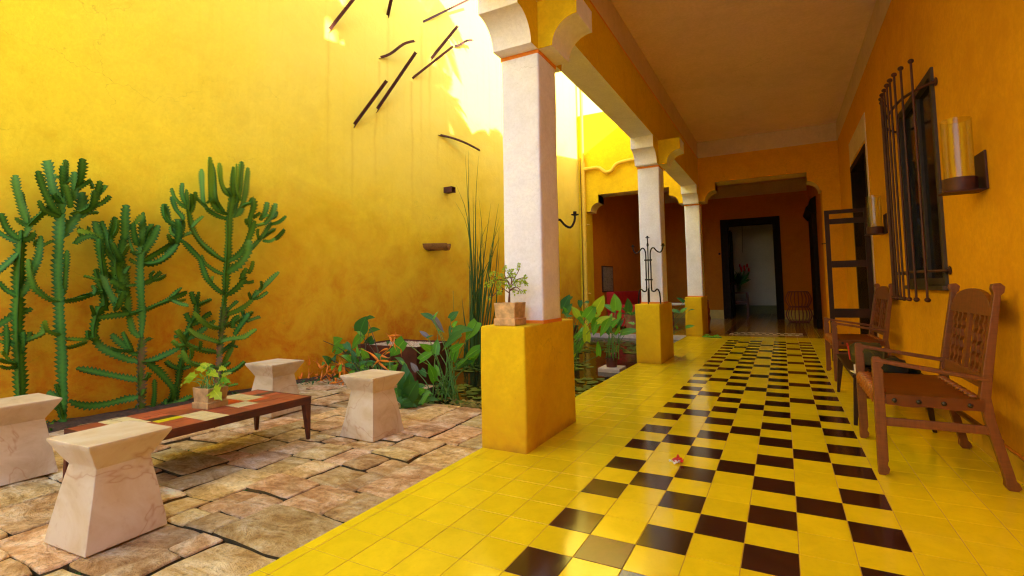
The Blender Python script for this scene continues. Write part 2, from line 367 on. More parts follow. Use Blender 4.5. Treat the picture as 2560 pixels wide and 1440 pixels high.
def bar(bm, a, b, w, h=None, up=Vector((0,0,1))):
    a = Vector(a); b = Vector(b); d = b-a; L = d.length; d.normalize(); h = h or w
    if abs(d.dot(up)) > .98: up = Vector((0,1,0))
    s = d.cross(up).normalized(); u = s.cross(d)
    obox(bm, (a+b)/2, s, u, d, w, h, L)
def bev(bm, w=.004, seg=1):
    bmesh.ops.bevel(bm, geom=list(bm.edges), offset=w, segments=seg, affect='EDGES', profile=.5, clamp_overlap=True)
def smooth_path(pts, n):
    pts = [Vector(p) for p in pts]
    if len(pts) < 3: return [pts[0].lerp(pts[-1], i/(n-1)) for i in range(n)]
    P = [pts[0]*2-pts[1]] + pts + [pts[-1]*2-pts[-2]]
    seg = [(pts[i+1]-pts[i]).length for i in range(len(pts)-1)]; tot = sum(seg); out = []
    for k in range(n):
        s = tot*k/(n-1); i = 0
        while i < len(seg)-1 and s > seg[i]: s -= seg[i]; i += 1
        t = min(1, s/max(seg[i], 1e-9)); a, b, c, d = P[i], P[i+1], P[i+2], P[i+3]
        out.append(.5*((2*b)+(c-a)*t+(2*a-5*b+4*c-d)*t*t+(3*b-a-3*c+d)*t*t*t))
    return out
def frames(path):
    T = []
    for i in range(len(path)):
        a = path[max(0, i-1)]; b = path[min(len(path)-1, i+1)]; T.append((b-a).normalized())
    up = Vector((0,0,1)) if abs(T[0].z) < .9 else Vector((1,0,0))
    s = T[0].cross(up).normalized(); out = []
    for t in T:
        s = (s - t*s.dot(t)).normalized(); out.append((t, s, t.cross(s)))
    return out
def tube(bm, pts, r, n=8, cap=True, mi=0):
    pts = [Vector(p) for p in pts]; F = frames(pts); R = r if hasattr(r, '__len__') else [r]*len(pts); rings = []
    for p, (t, s, u), rr in zip(pts, F, R):
        rings.append([bm.verts.new(p + s*math.cos(2*PI*k/n)*rr + u*math.sin(2*PI*k/n)*rr) for k in range(n)])
    for a, b in zip(rings, rings[1:]):
        for k in range(n): bm.faces.new((a[k], a[(k+1)%n], b[(k+1)%n], b[k])).material_index = mi
    if cap: bm.faces.new(rings[0][::-1]).material_index = mi; bm.faces.new(rings[-1]).material_index = mi
def lathe(bm, prof, c=(0,0,0), n=24, mi=0, cap=True):
    rings = []
    for r, z in prof: rings.append([bm.verts.new((c[0]+r*math.cos(2*PI*k/n), c[1]+r*math.sin(2*PI*k/n), c[2]+z)) for k in range(n)])
    for a, b in zip(rings, rings[1:]):
        for k in range(n): bm.faces.new((a[k], a[(k+1)%n], b[(k+1)%n], b[k])).material_index = mi
    if cap:
        if prof[0][0] > 1e-5: bm.faces.new(rings[0][::-1])
        if prof[-1][0] > 1e-5: bm.faces.new(rings[-1])
def prism(bm, poly, axis, a0, a1):
    """poly in the plane across axis: axis 'x' -> (y,z), 'y' -> (x,z), 'z' -> (x,y)"""
    def P(u, v, a): return {'x': (a,u,v), 'y': (u,a,v), 'z': (u,v,a)}[axis]
    A = [bm.verts.new(P(u, v, a0)) for u, v in poly]; B = [bm.verts.new(P(u, v, a1)) for u, v in poly]
    bm.faces.new(A); bm.faces.new(B[::-1]); n = len(poly)
    for i in range(n): bm.faces.new((A[i], B[i], B[(i+1)%n], A[(i+1)%n]))
def ball(bm, c, r, sz=(1,1,1), u=12, v=8):
    bmesh.ops.create_uvsphere(bm, u_segments=u, v_segments=v, radius=r, matrix=Matrix.Translation(Vector(c)) @ Matrix.Diagonal((*sz, 1)))
def link(o, parent=None):
    C.objects.link(o)
    if parent is not None: o.parent = parent
    return o
def obj(name, bm, mat, parent=None, smooth=False, bevel=0, loc=None, kind=None):
    bmesh.ops.recalc_face_normals(bm, faces=list(bm.faces))
    me = bpy.data.meshes.new(name); bm.to_mesh(me); bm.free()
    for m in (mat if isinstance(mat, (list, tuple)) else [mat]): me.materials.append(m)
    if smooth:
        me.polygons.foreach_set('use_smooth', [True]*len(me.polygons))
        if smooth != 'all':
            me.set_sharp_from_angle(angle=math.radians(38))
    o = bpy.data.objects.new(name, me)
    link(o, parent)
    if parent is not None and parent.type != 'EMPTY' and False: pass
    if parent is not None: o.matrix_parent_inverse = parent.matrix_world.inverted() if False else Matrix.Identity(4)
    if loc is not None: o.location = loc
    if bevel:
        b = o.modifiers.new('bevel', 'BEVEL'); b.width = bevel; b.segments = 2; b.limit_method = 'ANGLE'; b.angle_limit = math.radians(40)
    if kind: o['kind'] = kind
    return o
def B(): return bmesh.new()
def bx(*a):
    b = B(); box(b, *a); return b
def thing(name, label, cat, loc=(0,0,0), rz=0, group=None):
    o = bpy.data.objects.new(name, None); o.empty_display_size = .1; link(o); o.location = loc; o.rotation_euler = (0,0,rz)
    o['label'] = label; o['category'] = cat
    if group: o['group'] = group
    return o
def tag(o, label, cat, group=None):
    o['label'] = label; o['category'] = cat
    if group: o['group'] = group
    return o
def dup(root, loc=None, rz=None, label=None):
    r = root.copy(); C.objects.link(r)
    if loc is not None: r.location = loc
    if rz is not None: r.rotation_euler = (0,0,rz)
    if label: r['label'] = label
    for ch in list(root.children):
        c = ch.copy(); C.objects.link(c); c.parent = r
        for g in list(ch.children):
            d = g.copy(); C.objects.link(d); d.parent = c
    return r
def wall_x(y, off=0): return -4.83 + .16*y + off
# traced growth of the cacti and pond plants, in millimetres (x y z)
CACTI={"1":[("-4598 77 29;-4600 63 296;-4603 47 576;-4605 28 847;-4606 25 1073;-4606 22 1343;-4606 24 1625",53.1,0,0),
("-4604 40 1568;-4613 67 1655;-4631 41 1772;-4650 12 1896;-4666 -6 2013;-4680 -6 2091",38.2,0.2,0),
("-4600 62 1687;-4656 53 1818;-4712 44 1958",28.7,0,0),
("-4600 60 1662;-4600 131 1763;-4600 195 1854",35.8,0,0),
("-4600 62 1671;-4652 32 1692;-4702 9 1736",23.9,0.1,0),
("-4606 24 1517;-4655 -34 1557;-4702 -75 1602;-4744 -87 1632",28.6,0,0),
("-4606 24 1534;-4620 -21 1572;-4634 -67 1643;-4645 -97 1755",38.1,0,0),
("-4605 29 1542;-4533 60 1565;-4465 59 1602",38.1,0,0),
("-4605 29 1073;-4582 70 1161;-4563 83 1244;-4545 92 1301;-4525 113 1401;-4508 116 1510;-4492 110 1579",38,0,0),
("-4588 139 1507;-4550 93 1510;-4508 78 1540",23.9,0,0),
("-4587 143 1491;-4615 196 1530;-4644 247 1558",19.1,0.2,0),
("-4607 16 1434;-4609 -40 1349;-4610 -89 1283;-4608 -122 1242",33.3,0,0),
("-4607 21 1074;-4635 -37 1121;-4659 -71 1176;-4682 -91 1212",26.1,0,0),
("-4627 -105 821;-4642 -64 853;-4653 8 911;-4663 84 943;-4677 135 973",33.2,0,0),
("-4605 29 685;-4665 -6 695;-4724 -35 719",21.4,0.1,0),
("-4606 25 784;-4650 -14 782;-4693 -46 766",19,0.2,0),
("-4604 40 530;-4548 -42 558;-4487 -98 590",21.5,0.2,0),
("-4603 41 503;-4561 -36 508;-4515 -88 536",19.1,0,0),
("-4614 -24 592;-4565 -36 711;-4518 -62 855",28.6,0,0),
("-4603 42 485;-4568 -50 606;-4522 -78 647",19.1,0.6,0),
("-4602 48 664;-4635 97 713;-4670 136 777",28.6,0,0),
("-4602 48 678;-4605 88 705;-4605 148 736;-4608 187 760;-4616 199 815;-4625 201 867",28.6,0.4,0),
("-4601 56 609;-4576 62 700;-4554 52 787",28.6,0,0)],
"2":[("-4518 326 -114;-4519 320 -20;-4519 317 74;-4521 309 262;-4522 298 545;-4525 280 783;-4527 267 973;-4528 261 1115;-4530 250 1193;-4530 248 1434;-4530 249 1781;-4529 257 1940;-4528 263 2046",53.4,0,0),
("-4528 265 1025;-4523 209 1041;-4518 156 1079;-4515 97 1145;-4505 72 1209;-4495 53 1274;-4484 38 1380",33.3,0.25,0),
("-4530 250 1764;-4516 191 1816;-4499 151 1877;-4482 111 1954;-4465 77 2039;-4445 52 2111",38.3,0,0),
("-4531 244 1754;-4503 162 1776;-4470 106 1804;-4435 67 1866",28.7,0.05,0),
("-4529 258 1905;-4566 206 1970;-4597 189 2093;-4626 183 2192;-4655 180 2252",48,0.1,0),
("-4529 259 1870;-4515 214 1897;-4499 181 1942",33.6,0,0),
("-4522 298 1840;-4496 272 1939;-4470 243 2031",38.4,0.1,0),
("-4529 257 1922;-4526 238 2059;-4521 233 2202",38.4,0,0),
("-4526 278 2084;-4568 284 2179;-4609 298 2264",19.3,0.5,0),
("-4529 254 2027;-4529 250 2149;-4527 255 2261",28.9,0.1,0),
("-4528 262 1582;-4546 325 1703;-4565 385 1801;-4589 412 1898;-4617 413 2010",57.2,0,0),
("-4513 358 1802;-4459 400 1839;-4410 414 1890;-4366 401 1995",43.2,0,0),
("-4499 442 1903;-4439 447 1997;-4379 448 2094",38.6,0.1,0),
("-4501 430 1856;-4483 494 1899;-4469 531 1940;-4457 555 1984",28.9,0,0),
("-4509 379 1760;-4526 433 1813;-4538 511 1829",24,0,0),
("-4497 459 1996;-4427 482 2011;-4359 490 2055",29.1,0.2,0),
("-4518 322 1913;-4503 318 2053;-4489 311 2161",38.5,0.1,0),
("-4517 329 1994;-4454 333 2113;-4394 319 2270",43.4,0,0),
("-4518 326 1994;-4455 363 2056;-4394 386 2093",28.9,0,0),
("-4504 415 2098;-4495 431 2073;-4487 443 2029",24.2,0,0),
("-4534 226 2101;-4545 204 2098;-4554 196 2124",19.3,0.1,0),
("-4522 300 1787;-4499 319 1796;-4475 344 1815",19.2,0.2,0),
("-4531 241 2042;-4530 286 2077;-4532 306 2117",28.9,0.2,0),
("-4527 268 1025;-4539 339 1037;-4553 390 1045;-4563 471 1073;-4572 563 1117",28.5,0,0),
("-4494 476 1082;-4516 491 1122;-4541 484 1167",21.5,0,0),
("-4524 285 740;-4503 204 771;-4475 162 812;-4444 141 878",23.8,0.6,0),
("-4523 293 706;-4546 415 683;-4576 489 685;-4605 573 706",23.8,0.7,0),
("-4522 299 630;-4555 359 626;-4585 431 642;-4617 497 658",23.8,0.1,0),
("-4524 284 1090;-4501 282 1305;-4478 275 1468",28.5,0,0),
("-4520 312 205;-4555 269 230;-4589 230 267",28.9,0,0),
("-4522 303 188;-4517 269 270;-4510 250 334",24.1,0,0),
("-4519 321 -57;-4524 282 -39;-4531 233 10",24.2,0.4,0),
("-4519 321 -57;-4531 358 -40;-4540 421 -17",19.4,0.3,0),
("-4521 308 29;-4450 250 160;-4379 198 151",29,0,0)],
"3":[("-4454 851 -51;-4454 849 139;-4455 842 264;-4456 838 389;-4456 837 556;-4456 841 681",49.6,0,1),
("-4455 841 664;-4454 851 806;-4454 847 933;-4455 845 955;-4457 834 1098;-4458 823 1337;-4458 827 1497;-4457 829 1658;-4458 826 1868",48.8,0.1,0),
("-4458 827 666;-4472 811 692;-4488 782 736;-4503 764 828;-4517 749 937;-4529 745 1063;-4543 727 1258;-4556 718 1393",39,0.1,0),
("-4475 716 1061;-4490 661 1163;-4498 641 1294;-4504 636 1426",58.2,0.1,0),
("-4481 684 1116;-4509 672 1256;-4534 678 1429;-4555 716 1662",53.2,0,0),
("-4480 688 1599;-4464 685 1700;-4449 675 1800;-4432 674 1916",48.6,0,0),
("-4487 641 1332;-4516 582 1562;-4538 563 1655;-4560 544 1758",43.5,0,0),
("-4492 614 1440;-4508 585 1577;-4515 609 1704;-4524 623 1804",43.5,0,0),
("-4493 609 1617;-4449 617 1700;-4410 598 1764",24.2,0.3,0),
("-4506 523 1542;-4533 493 1663;-4556 488 1748",43.4,0,0),
("-4505 534 1573;-4507 430 1629;-4507 347 1643",29,0.7,0),
("-4506 523 1557;-4476 437 1594;-4446 350 1570;-4411 296 1520",33.8,0,0),
("-4520 436 1604;-4573 448 1669;-4624 473 1698",24.1,0,0),
("-4526 397 1593;-4588 395 1650;-4645 415 1693",24,0,0),
("-4510 501 696;-4519 500 751;-4526 510 829;-4530 540 947;-4534 574 966;-4542 579 1027;-4554 561 1142;-4567 532 1256;-4579 516 1317",48.1,0,0),
("-4501 555 1254;-4475 530 1329;-4451 497 1477;-4424 477 1579",43.4,0,0),
("-4507 522 1209;-4494 462 1227;-4482 397 1246",19.2,0.4,0),
("-4484 665 947;-4517 597 1118;-4545 571 1218;-4565 585 1310",38.7,0.1,0),
("-4503 542 1096;-4528 515 1119;-4553 487 1168",21.7,0,0),
("-4502 548 1111;-4559 468 1083;-4614 395 1048",33.7,0,0),
("-4490 628 1378;-4499 573 1453;-4508 530 1546",24.2,0.2,0),
("-4491 621 1209;-4553 627 1241;-4621 599 1309",29,0.1,0),
("-4479 696 1116;-4452 645 1162;-4430 570 1207",43.6,0,0),
("-4488 636 926;-4446 631 975;-4405 618 972;-4359 638 1108",43.5,0,0),
("-4483 670 1388;-4417 621 1436;-4356 548 1543",33.9,0,0),
("-4479 692 1694;-4448 717 1718;-4418 743 1750;-4385 777 1827",29.2,0.4,0),
("-4464 790 1543;-4399 731 1645;-4331 691 1730",39,0,0),
("-4469 754 1477;-4537 754 1576;-4604 753 1685",19.5,0.3,0),
("-4457 830 1497;-4477 870 1647;-4495 928 1764",43.9,0,0),
("-4456 838 1449;-4406 840 1527;-4351 867 1622;-4299 884 1737",43.9,0,0),
("-4458 827 1369;-4424 895 1370;-4390 963 1404;-4355 1032 1488;-4327 1065 1563",43.9,0,0),
("-4457 833 1393;-4449 918 1461;-4441 1000 1523;-4434 1077 1586",43.9,0,0),
("-4413 1105 1562;-4344 1089 1691;-4280 1047 1794",49.5,0,0),
("-4410 1125 1631;-4381 1163 1666;-4350 1209 1698",24.8,0.3,0),
("-4419 1070 1577;-4374 1020 1612;-4328 977 1659",24.7,0.3,0),
("-4412 1111 1630;-4443 1079 1696;-4470 1076 1749",24.8,0.5,0),
("-4415 1095 1696;-4438 1082 1764;-4465 1041 1812;-4486 1035 1889;-4509 1024 1982",39.7,0,0),
("-4409 1131 1665;-4409 1153 1727;-4412 1156 1812",24.8,0.2,0),
("-4458 827 1369;-4511 803 1378;-4566 772 1419",24.4,0.2,0),
("-4478 698 1271;-4487 720 1311;-4496 750 1344",24.2,0,0),
("-4483 669 1411;-4410 662 1469;-4336 657 1530",24.2,0.3,0),
("-4457 830 1481;-4484 788 1464;-4510 752 1495",29.3,0.2,0),
("-4457 832 1178;-4492 897 1195;-4530 949 1220;-4561 1039 1301",34.1,0.1,0),
("-4442 923 1210;-4493 1004 1228;-4544 1080 1272",24.5,0,0),
("-4477 707 1155;-4505 807 1163;-4540 871 1171",21.8,0,0),
("-4446 902 1218;-4402 880 1273;-4353 884 1295",19.6,0,0),
("-4473 731 897;-4472 769 899;-4462 866 924;-4451 965 971;-4440 1068 1020;-4436 1122 1085;-4433 1173 1139",31.5,0,0),
("-4422 1049 1021;-4433 1145 1060;-4446 1229 1096",34.5,0,0),
("-4420 1063 1016;-4460 1160 1001;-4501 1252 1020",24.6,0.6,0),
("-4418 1077 1012;-4335 1111 973;-4253 1143 951",24.6,0.2,0),
("-4471 741 896;-4486 677 896;-4502 603 887;-4519 525 876",38.8,0,0),
("-4471 741 905;-4512 729 938;-4553 715 955",24.3,0,0),
("-4457 834 436;-4482 802 447;-4512 743 474;-4546 659 533;-4576 596 588;-4602 559 647;-4625 543 720",46.5,0,0),
("-4457 832 507;-4493 797 526;-4532 748 597;-4572 693 667;-4606 671 713",39.1,0,0),
("-4466 777 546;-4515 746 663;-4561 741 729",29.3,0,0),
("-4466 777 554;-4451 673 567;-4432 593 601",24.4,0,0),
("-4456 838 265;-4482 793 279;-4513 721 306;-4547 625 344;-4585 508 392;-4618 422 431",41.8,0,0),
("-4455 843 116;-4481 812 107;-4512 755 104;-4552 636 85;-4592 521 90;-4625 445 119;-4654 399 157",41.9,0,0),
("-4456 840 439;-4439 929 436;-4420 1033 474;-4399 1149 531",41.6,0,0),
("-4454 847 446;-4458 893 423;-4455 977 343;-4452 1064 226;-4453 1127 120;-4466 1116 34;-4482 1086 -17",44.1,0,0),
("-4438 949 -13;-4363 923 132;-4290 881 281",27.4,0,0),
("-4455 843 597;-4496 912 635;-4538 970 642",24.4,0.1,0),
("-4455 845 264;-4438 888 283;-4426 905 331",29.5,0.1,0),
("-4454 849 123;-4408 849 151;-4364 836 190",24.7,0.3,0),
("-4445 908 -46;-4429 1044 -25;-4415 1164 -6;-4402 1280 37",34.8,0.1,0),
("-4511 495 894;-4439 456 935;-4368 408 988",21.6,0,0),
("-4511 495 696;-4515 461 707;-4514 456 766",28.9,0,0),
("-4422 1048 -8;-4454 1059 21;-4481 1100 36",25,0,0),
("-4444 915 -31;-4449 932 -10;-4455 949 2",19.9,0.3,0)],
"4":[("-4317 1458 -19;-4316 1465 131;-4313 1479 303;-4312 1487 466;-4311 1494 631",43.2,0,1),
("-4311 1494 609;-4309 1505 796;-4306 1522 962",45.3,0,0.45),
("-4306 1522 951;-4305 1534 1130;-4304 1536 1299;-4303 1546 1450;-4302 1551 1648;-4302 1551 1847;-4300 1562 1998;-4298 1573 2100;-4297 1581 2455",47.7,0.25,0),
("-4303 1547 1411;-4324 1515 1425;-4353 1435 1486;-4385 1331 1588;-4411 1270 1690;-4432 1243 1775;-4451 1223 1917;-4469 1212 2032;-4485 1213 2159",37.8,0.2,0),
("-4356 1212 1747;-4356 1255 1808;-4353 1319 1878",24.8,0.4,0),
("-4363 1167 1940;-4394 1113 1991;-4422 1075 2054;-4446 1058 2142",27.4,0.2,0),
("-4359 1192 1924;-4299 1170 1991;-4243 1129 2076",29.9,0.1,0),
("-4358 1200 1906;-4305 1191 1985;-4252 1177 2104",29.9,0.1,0),
("-4365 1158 1976;-4366 1118 2083;-4362 1113 2194",32.3,0.1,0),
("-4369 1130 1814;-4412 1134 1865;-4461 1102 1940;-4506 1092 2065",34.7,0,0),
("-4375 1093 1727;-4396 1061 1762;-4418 1022 1805;-4438 997 1868;-4455 994 1970",32.1,0,0),
("-4372 1112 1608;-4406 1109 1731;-4436 1135 1834",49.3,0,0),
("-4372 1111 1636;-4405 1151 1744;-4439 1177 1825",24.7,0.1,0),
("-4378 1072 1651;-4417 1053 1689;-4450 1064 1757",24.6,0.4,0),
("-4381 1058 1586;-4329 1003 1597;-4277 951 1652",24.6,0.1,0),
("-4302 1551 1882;-4339 1524 1887;-4380 1470 1913;-4427 1381 1985",35.5,0.1,0),
("-4334 1348 1962;-4378 1334 2032;-4419 1338 2222;-4459 1347 2397",35.2,0.4,0),
("-4336 1339 1980;-4282 1244 2009;-4224 1175 2049",20.1,0.2,0),
("-4303 1545 1926;-4304 1443 1953;-4301 1373 2030",35.6,0.2,0),
("-4325 1407 2008;-4282 1347 2073;-4236 1307 2292;-4190 1271 2475",40.4,0.7,0),
("-4309 1504 1951;-4327 1435 2052;-4336 1417 2227;-4346 1393 2451",38,0.2,0),
("-4336 1338 2019;-4272 1329 2031;-4209 1319 2061",20.1,0.1,0),
("-4298 1578 2106;-4291 1499 2157;-4282 1442 2275;-4267 1415 2455",33.2,0.9,0),
("-4297 1582 2111;-4257 1527 2158;-4216 1477 2185",25.6,0.2,0),
("-4283 1671 2083;-4253 1598 2200;-4216 1567 2472",23.1,0.8,0),
("-4289 1629 2057;-4282 1656 2265;-4279 1658 2418;-4276 1662 2527",41,0.3,0),
("-4301 1555 1882;-4313 1657 1946;-4333 1709 2032;-4353 1760 2239;-4375 1798 2501",43.2,0.5,0),
("-4296 1587 1901;-4327 1634 2011;-4362 1656 2202",35.6,0.1,0),
("-4283 1668 2011;-4220 1678 2038;-4157 1694 2054",25.6,0.1,0),
("-4302 1551 1411;-4257 1631 1482;-4216 1684 1593;-4176 1728 1776;-4142 1737 1866",45.4,0.2,0),
("-4303 1545 1283;-4265 1570 1331;-4220 1631 1391;-4178 1683 1501;-4143 1683 1649",55.4,0.2,0),
("-4274 1725 1477;-4266 1834 1607;-4264 1908 1695;-4262 1983 1808;-4264 2029 1888",35.7,0.2,0),
("-4266 1777 1767;-4251 1749 1886;-4228 1773 2031;-4212 1757 2125",46.3,0.2,0),
("-4271 1747 1826;-4228 1702 1869;-4181 1682 1883",25.7,0.6,0),
("-4265 1784 1912;-4235 1806 1933;-4202 1843 1976",30.9,0.2,0),
("-4257 1834 1824;-4203 1841 1831;-4149 1853 1844",25.8,0.6,0),
("-4250 1876 1671;-4246 1845 1730;-4237 1843 1792",23.2,0.2,0),
("-4244 1913 1841;-4217 1961 1908;-4193 1994 1995;-4171 2018 2098",41.5,0.3,0),
("-4250 1872 1890;-4211 1910 1986;-4178 1916 2099",38.9,0.2,0),
("-4231 1993 1913;-4248 2074 1967;-4275 2092 2026",28.8,0,0),
("-4249 1882 1922;-4179 1889 1928;-4111 1886 1943",23.4,0.3,0),
("-4231 1994 1854;-4149 2050 1892;-4071 2075 1952",26.1,0.1,0),
("-4245 1906 1694;-4287 2012 1759;-4328 2124 1827",31.1,0,0),
("-4245 1906 1663;-4164 1940 1650;-4086 1952 1677",25.9,0.4,0),
("-4224 2038 1682;-4149 2042 1731;-4074 2050 1796",34,0.1,0),
("-4270 1752 2053;-4238 1762 2113;-4207 1763 2131",25.8,0.1,0),
("-4303 1541 1273;-4337 1527 1274;-4379 1464 1308;-4425 1376 1399;-4458 1365 1483",27.7,0.2,0),
("-4305 1530 1074;-4296 1485 1086;-4294 1396 1164;-4288 1332 1240;-4279 1286 1343;-4269 1251 1426;-4266 1169 1514;-4261 1096 1582;-4252 1049 1605",37.7,0,0),
("-4326 1403 1176;-4386 1447 1255",20,0.6,0),
("-4305 1530 1057;-4272 1549 1068;-4232 1614 1140;-4194 1658 1230;-4170 1622 1251;-4136 1648 1344",45.3,0.1,0),
("-4269 1757 1286;-4236 1776 1356;-4206 1774 1426",30.6,0.5,0),
("-4276 1711 1198;-4324 1791 1187;-4369 1892 1203",25.4,0.1,0),
("-4308 1510 829;-4321 1573 848;-4321 1711 898;-4324 1832 987;-4335 1905 1104",37.7,0.5,0),
("-4260 1813 1010;-4234 1869 1079;-4201 1971 1197;-4169 2065 1306",38.4,0.3,0),
("-4260 1813 998;-4233 1882 1020;-4206 1958 1078",28.2,0.1,0),
("-4251 1868 1068;-4208 1875 1138;-4171 1843 1202",20.6,0.1,0),
("-4263 1797 999;-4203 1738 1046;-4141 1691 1081",20.5,0.1,0),
("-4308 1510 807;-4323 1573 881;-4336 1649 946;-4352 1702 985",30.2,0,0),
("-4310 1502 719;-4335 1561 730;-4353 1664 751;-4368 1791 800;-4384 1905 859",37.7,0.4,0),
("-4292 1615 699;-4228 1585 792;-4158 1597 837",35.4,0,0),
("-4268 1763 757;-4322 1847 768;-4370 1977 795",28.1,0.1,0),
("-4288 1637 618;-4224 1653 709;-4153 1710 842",45.7,0,0),
("-4303 1542 760;-4364 1600 823",30.2,0,0),
("-4275 1718 817;-4213 1677 877",25.5,0,0),
("-4310 1500 558;-4287 1525 573;-4255 1606 586;-4221 1700 591;-4194 1753 633;-4166 1804 673",37.8,0.6,0),
("-4310 1502 707;-4287 1451 712;-4272 1351 753;-4256 1257 823;-4237 1187 896",37.7,0.6,0),
("-4324 1412 747;-4311 1415 769;-4297 1425 796",22.5,0.2,0),
("-4312 1490 554;-4288 1444 565;-4276 1325 615;-4261 1224 657;-4244 1139 729",37.7,0.5,0),
("-4312 1488 450;-4337 1459 458;-4373 1352 491;-4408 1257 543;-4440 1183 614",35.3,0.5,0),
("-4342 1303 498;-4312 1295 543;-4284 1277 593",24.9,0.2,0),
("-4361 1181 564;-4388 1138 557;-4417 1088 614",29.7,0.6,0),
("-4361 1181 574;-4308 1112 656;-4256 1041 720",39.5,0.5,0),
("-4314 1476 298;-4300 1419 313;-4294 1311 340;-4291 1187 399;-4279 1115 523",37.9,0.4,0),
("-4362 1175 460;-4366 1148 453;-4369 1120 467",19.8,0.8,0),
("-4353 1231 411;-4344 1234 485;-4337 1219 529",29.8,0.3,0),
("-4312 1488 422;-4366 1564 466;-4411 1693 529",30.3,0,0),
("-4311 1491 301;-4341 1574 343;-4376 1628 402;-4409 1690 489",37.9,0.6,0),
("-4306 1527 22;-4286 1530 78;-4262 1563 172",28,0.5,0),
("-4313 1482 237;-4302 1529 285;-4288 1596 337",27.8,0.1,0),
("-4313 1483 215;-4256 1591 245;-4208 1640 285;-4163 1672 341",35.4,0.1,0),
("-4309 1505 81;-4277 1574 92;-4242 1657 100",22.9,0.4,0),
("-4308 1515 574;-4349 1562 601;-4391 1609 618",20.2,0,0),
("-4299 1567 524;-4304 1638 505;-4311 1690 482",20.2,0,0),
("-4291 1619 519;-4236 1588 580",20.3,0.2,0)],
"5":[("-4538 1198 100;-4533 1230 285;-4528 1262 474;-4526 1268 603;-4519 1312 751;-4511 1362 858;-4511 1363 991;-4508 1380 1096",41,0,0),
("-4512 1364 968;-4507 1330 992;-4503 1294 1097",35.7,0,0),
("-4512 1365 946;-4515 1420 972;-4512 1517 1011",30.6,0,0),
("-4517 1331 772;-4525 1303 806;-4533 1275 879",40.8,0,0),
("-4519 1322 750;-4513 1380 779;-4507 1440 831;-4501 1503 875",38.3,0,0),
("-4527 1269 592;-4509 1381 658;-4497 1459 718;-4486 1533 775",35.7,0,0),
("-4533 1230 296;-4558 1153 349;-4576 1113 401",33.2,0.1,0),
("-4533 1230 307;-4523 1274 311;-4511 1323 321",30.6,0,0),
("-4523 1295 687;-4531 1239 648;-4543 1167 634",30.6,0,0)]}
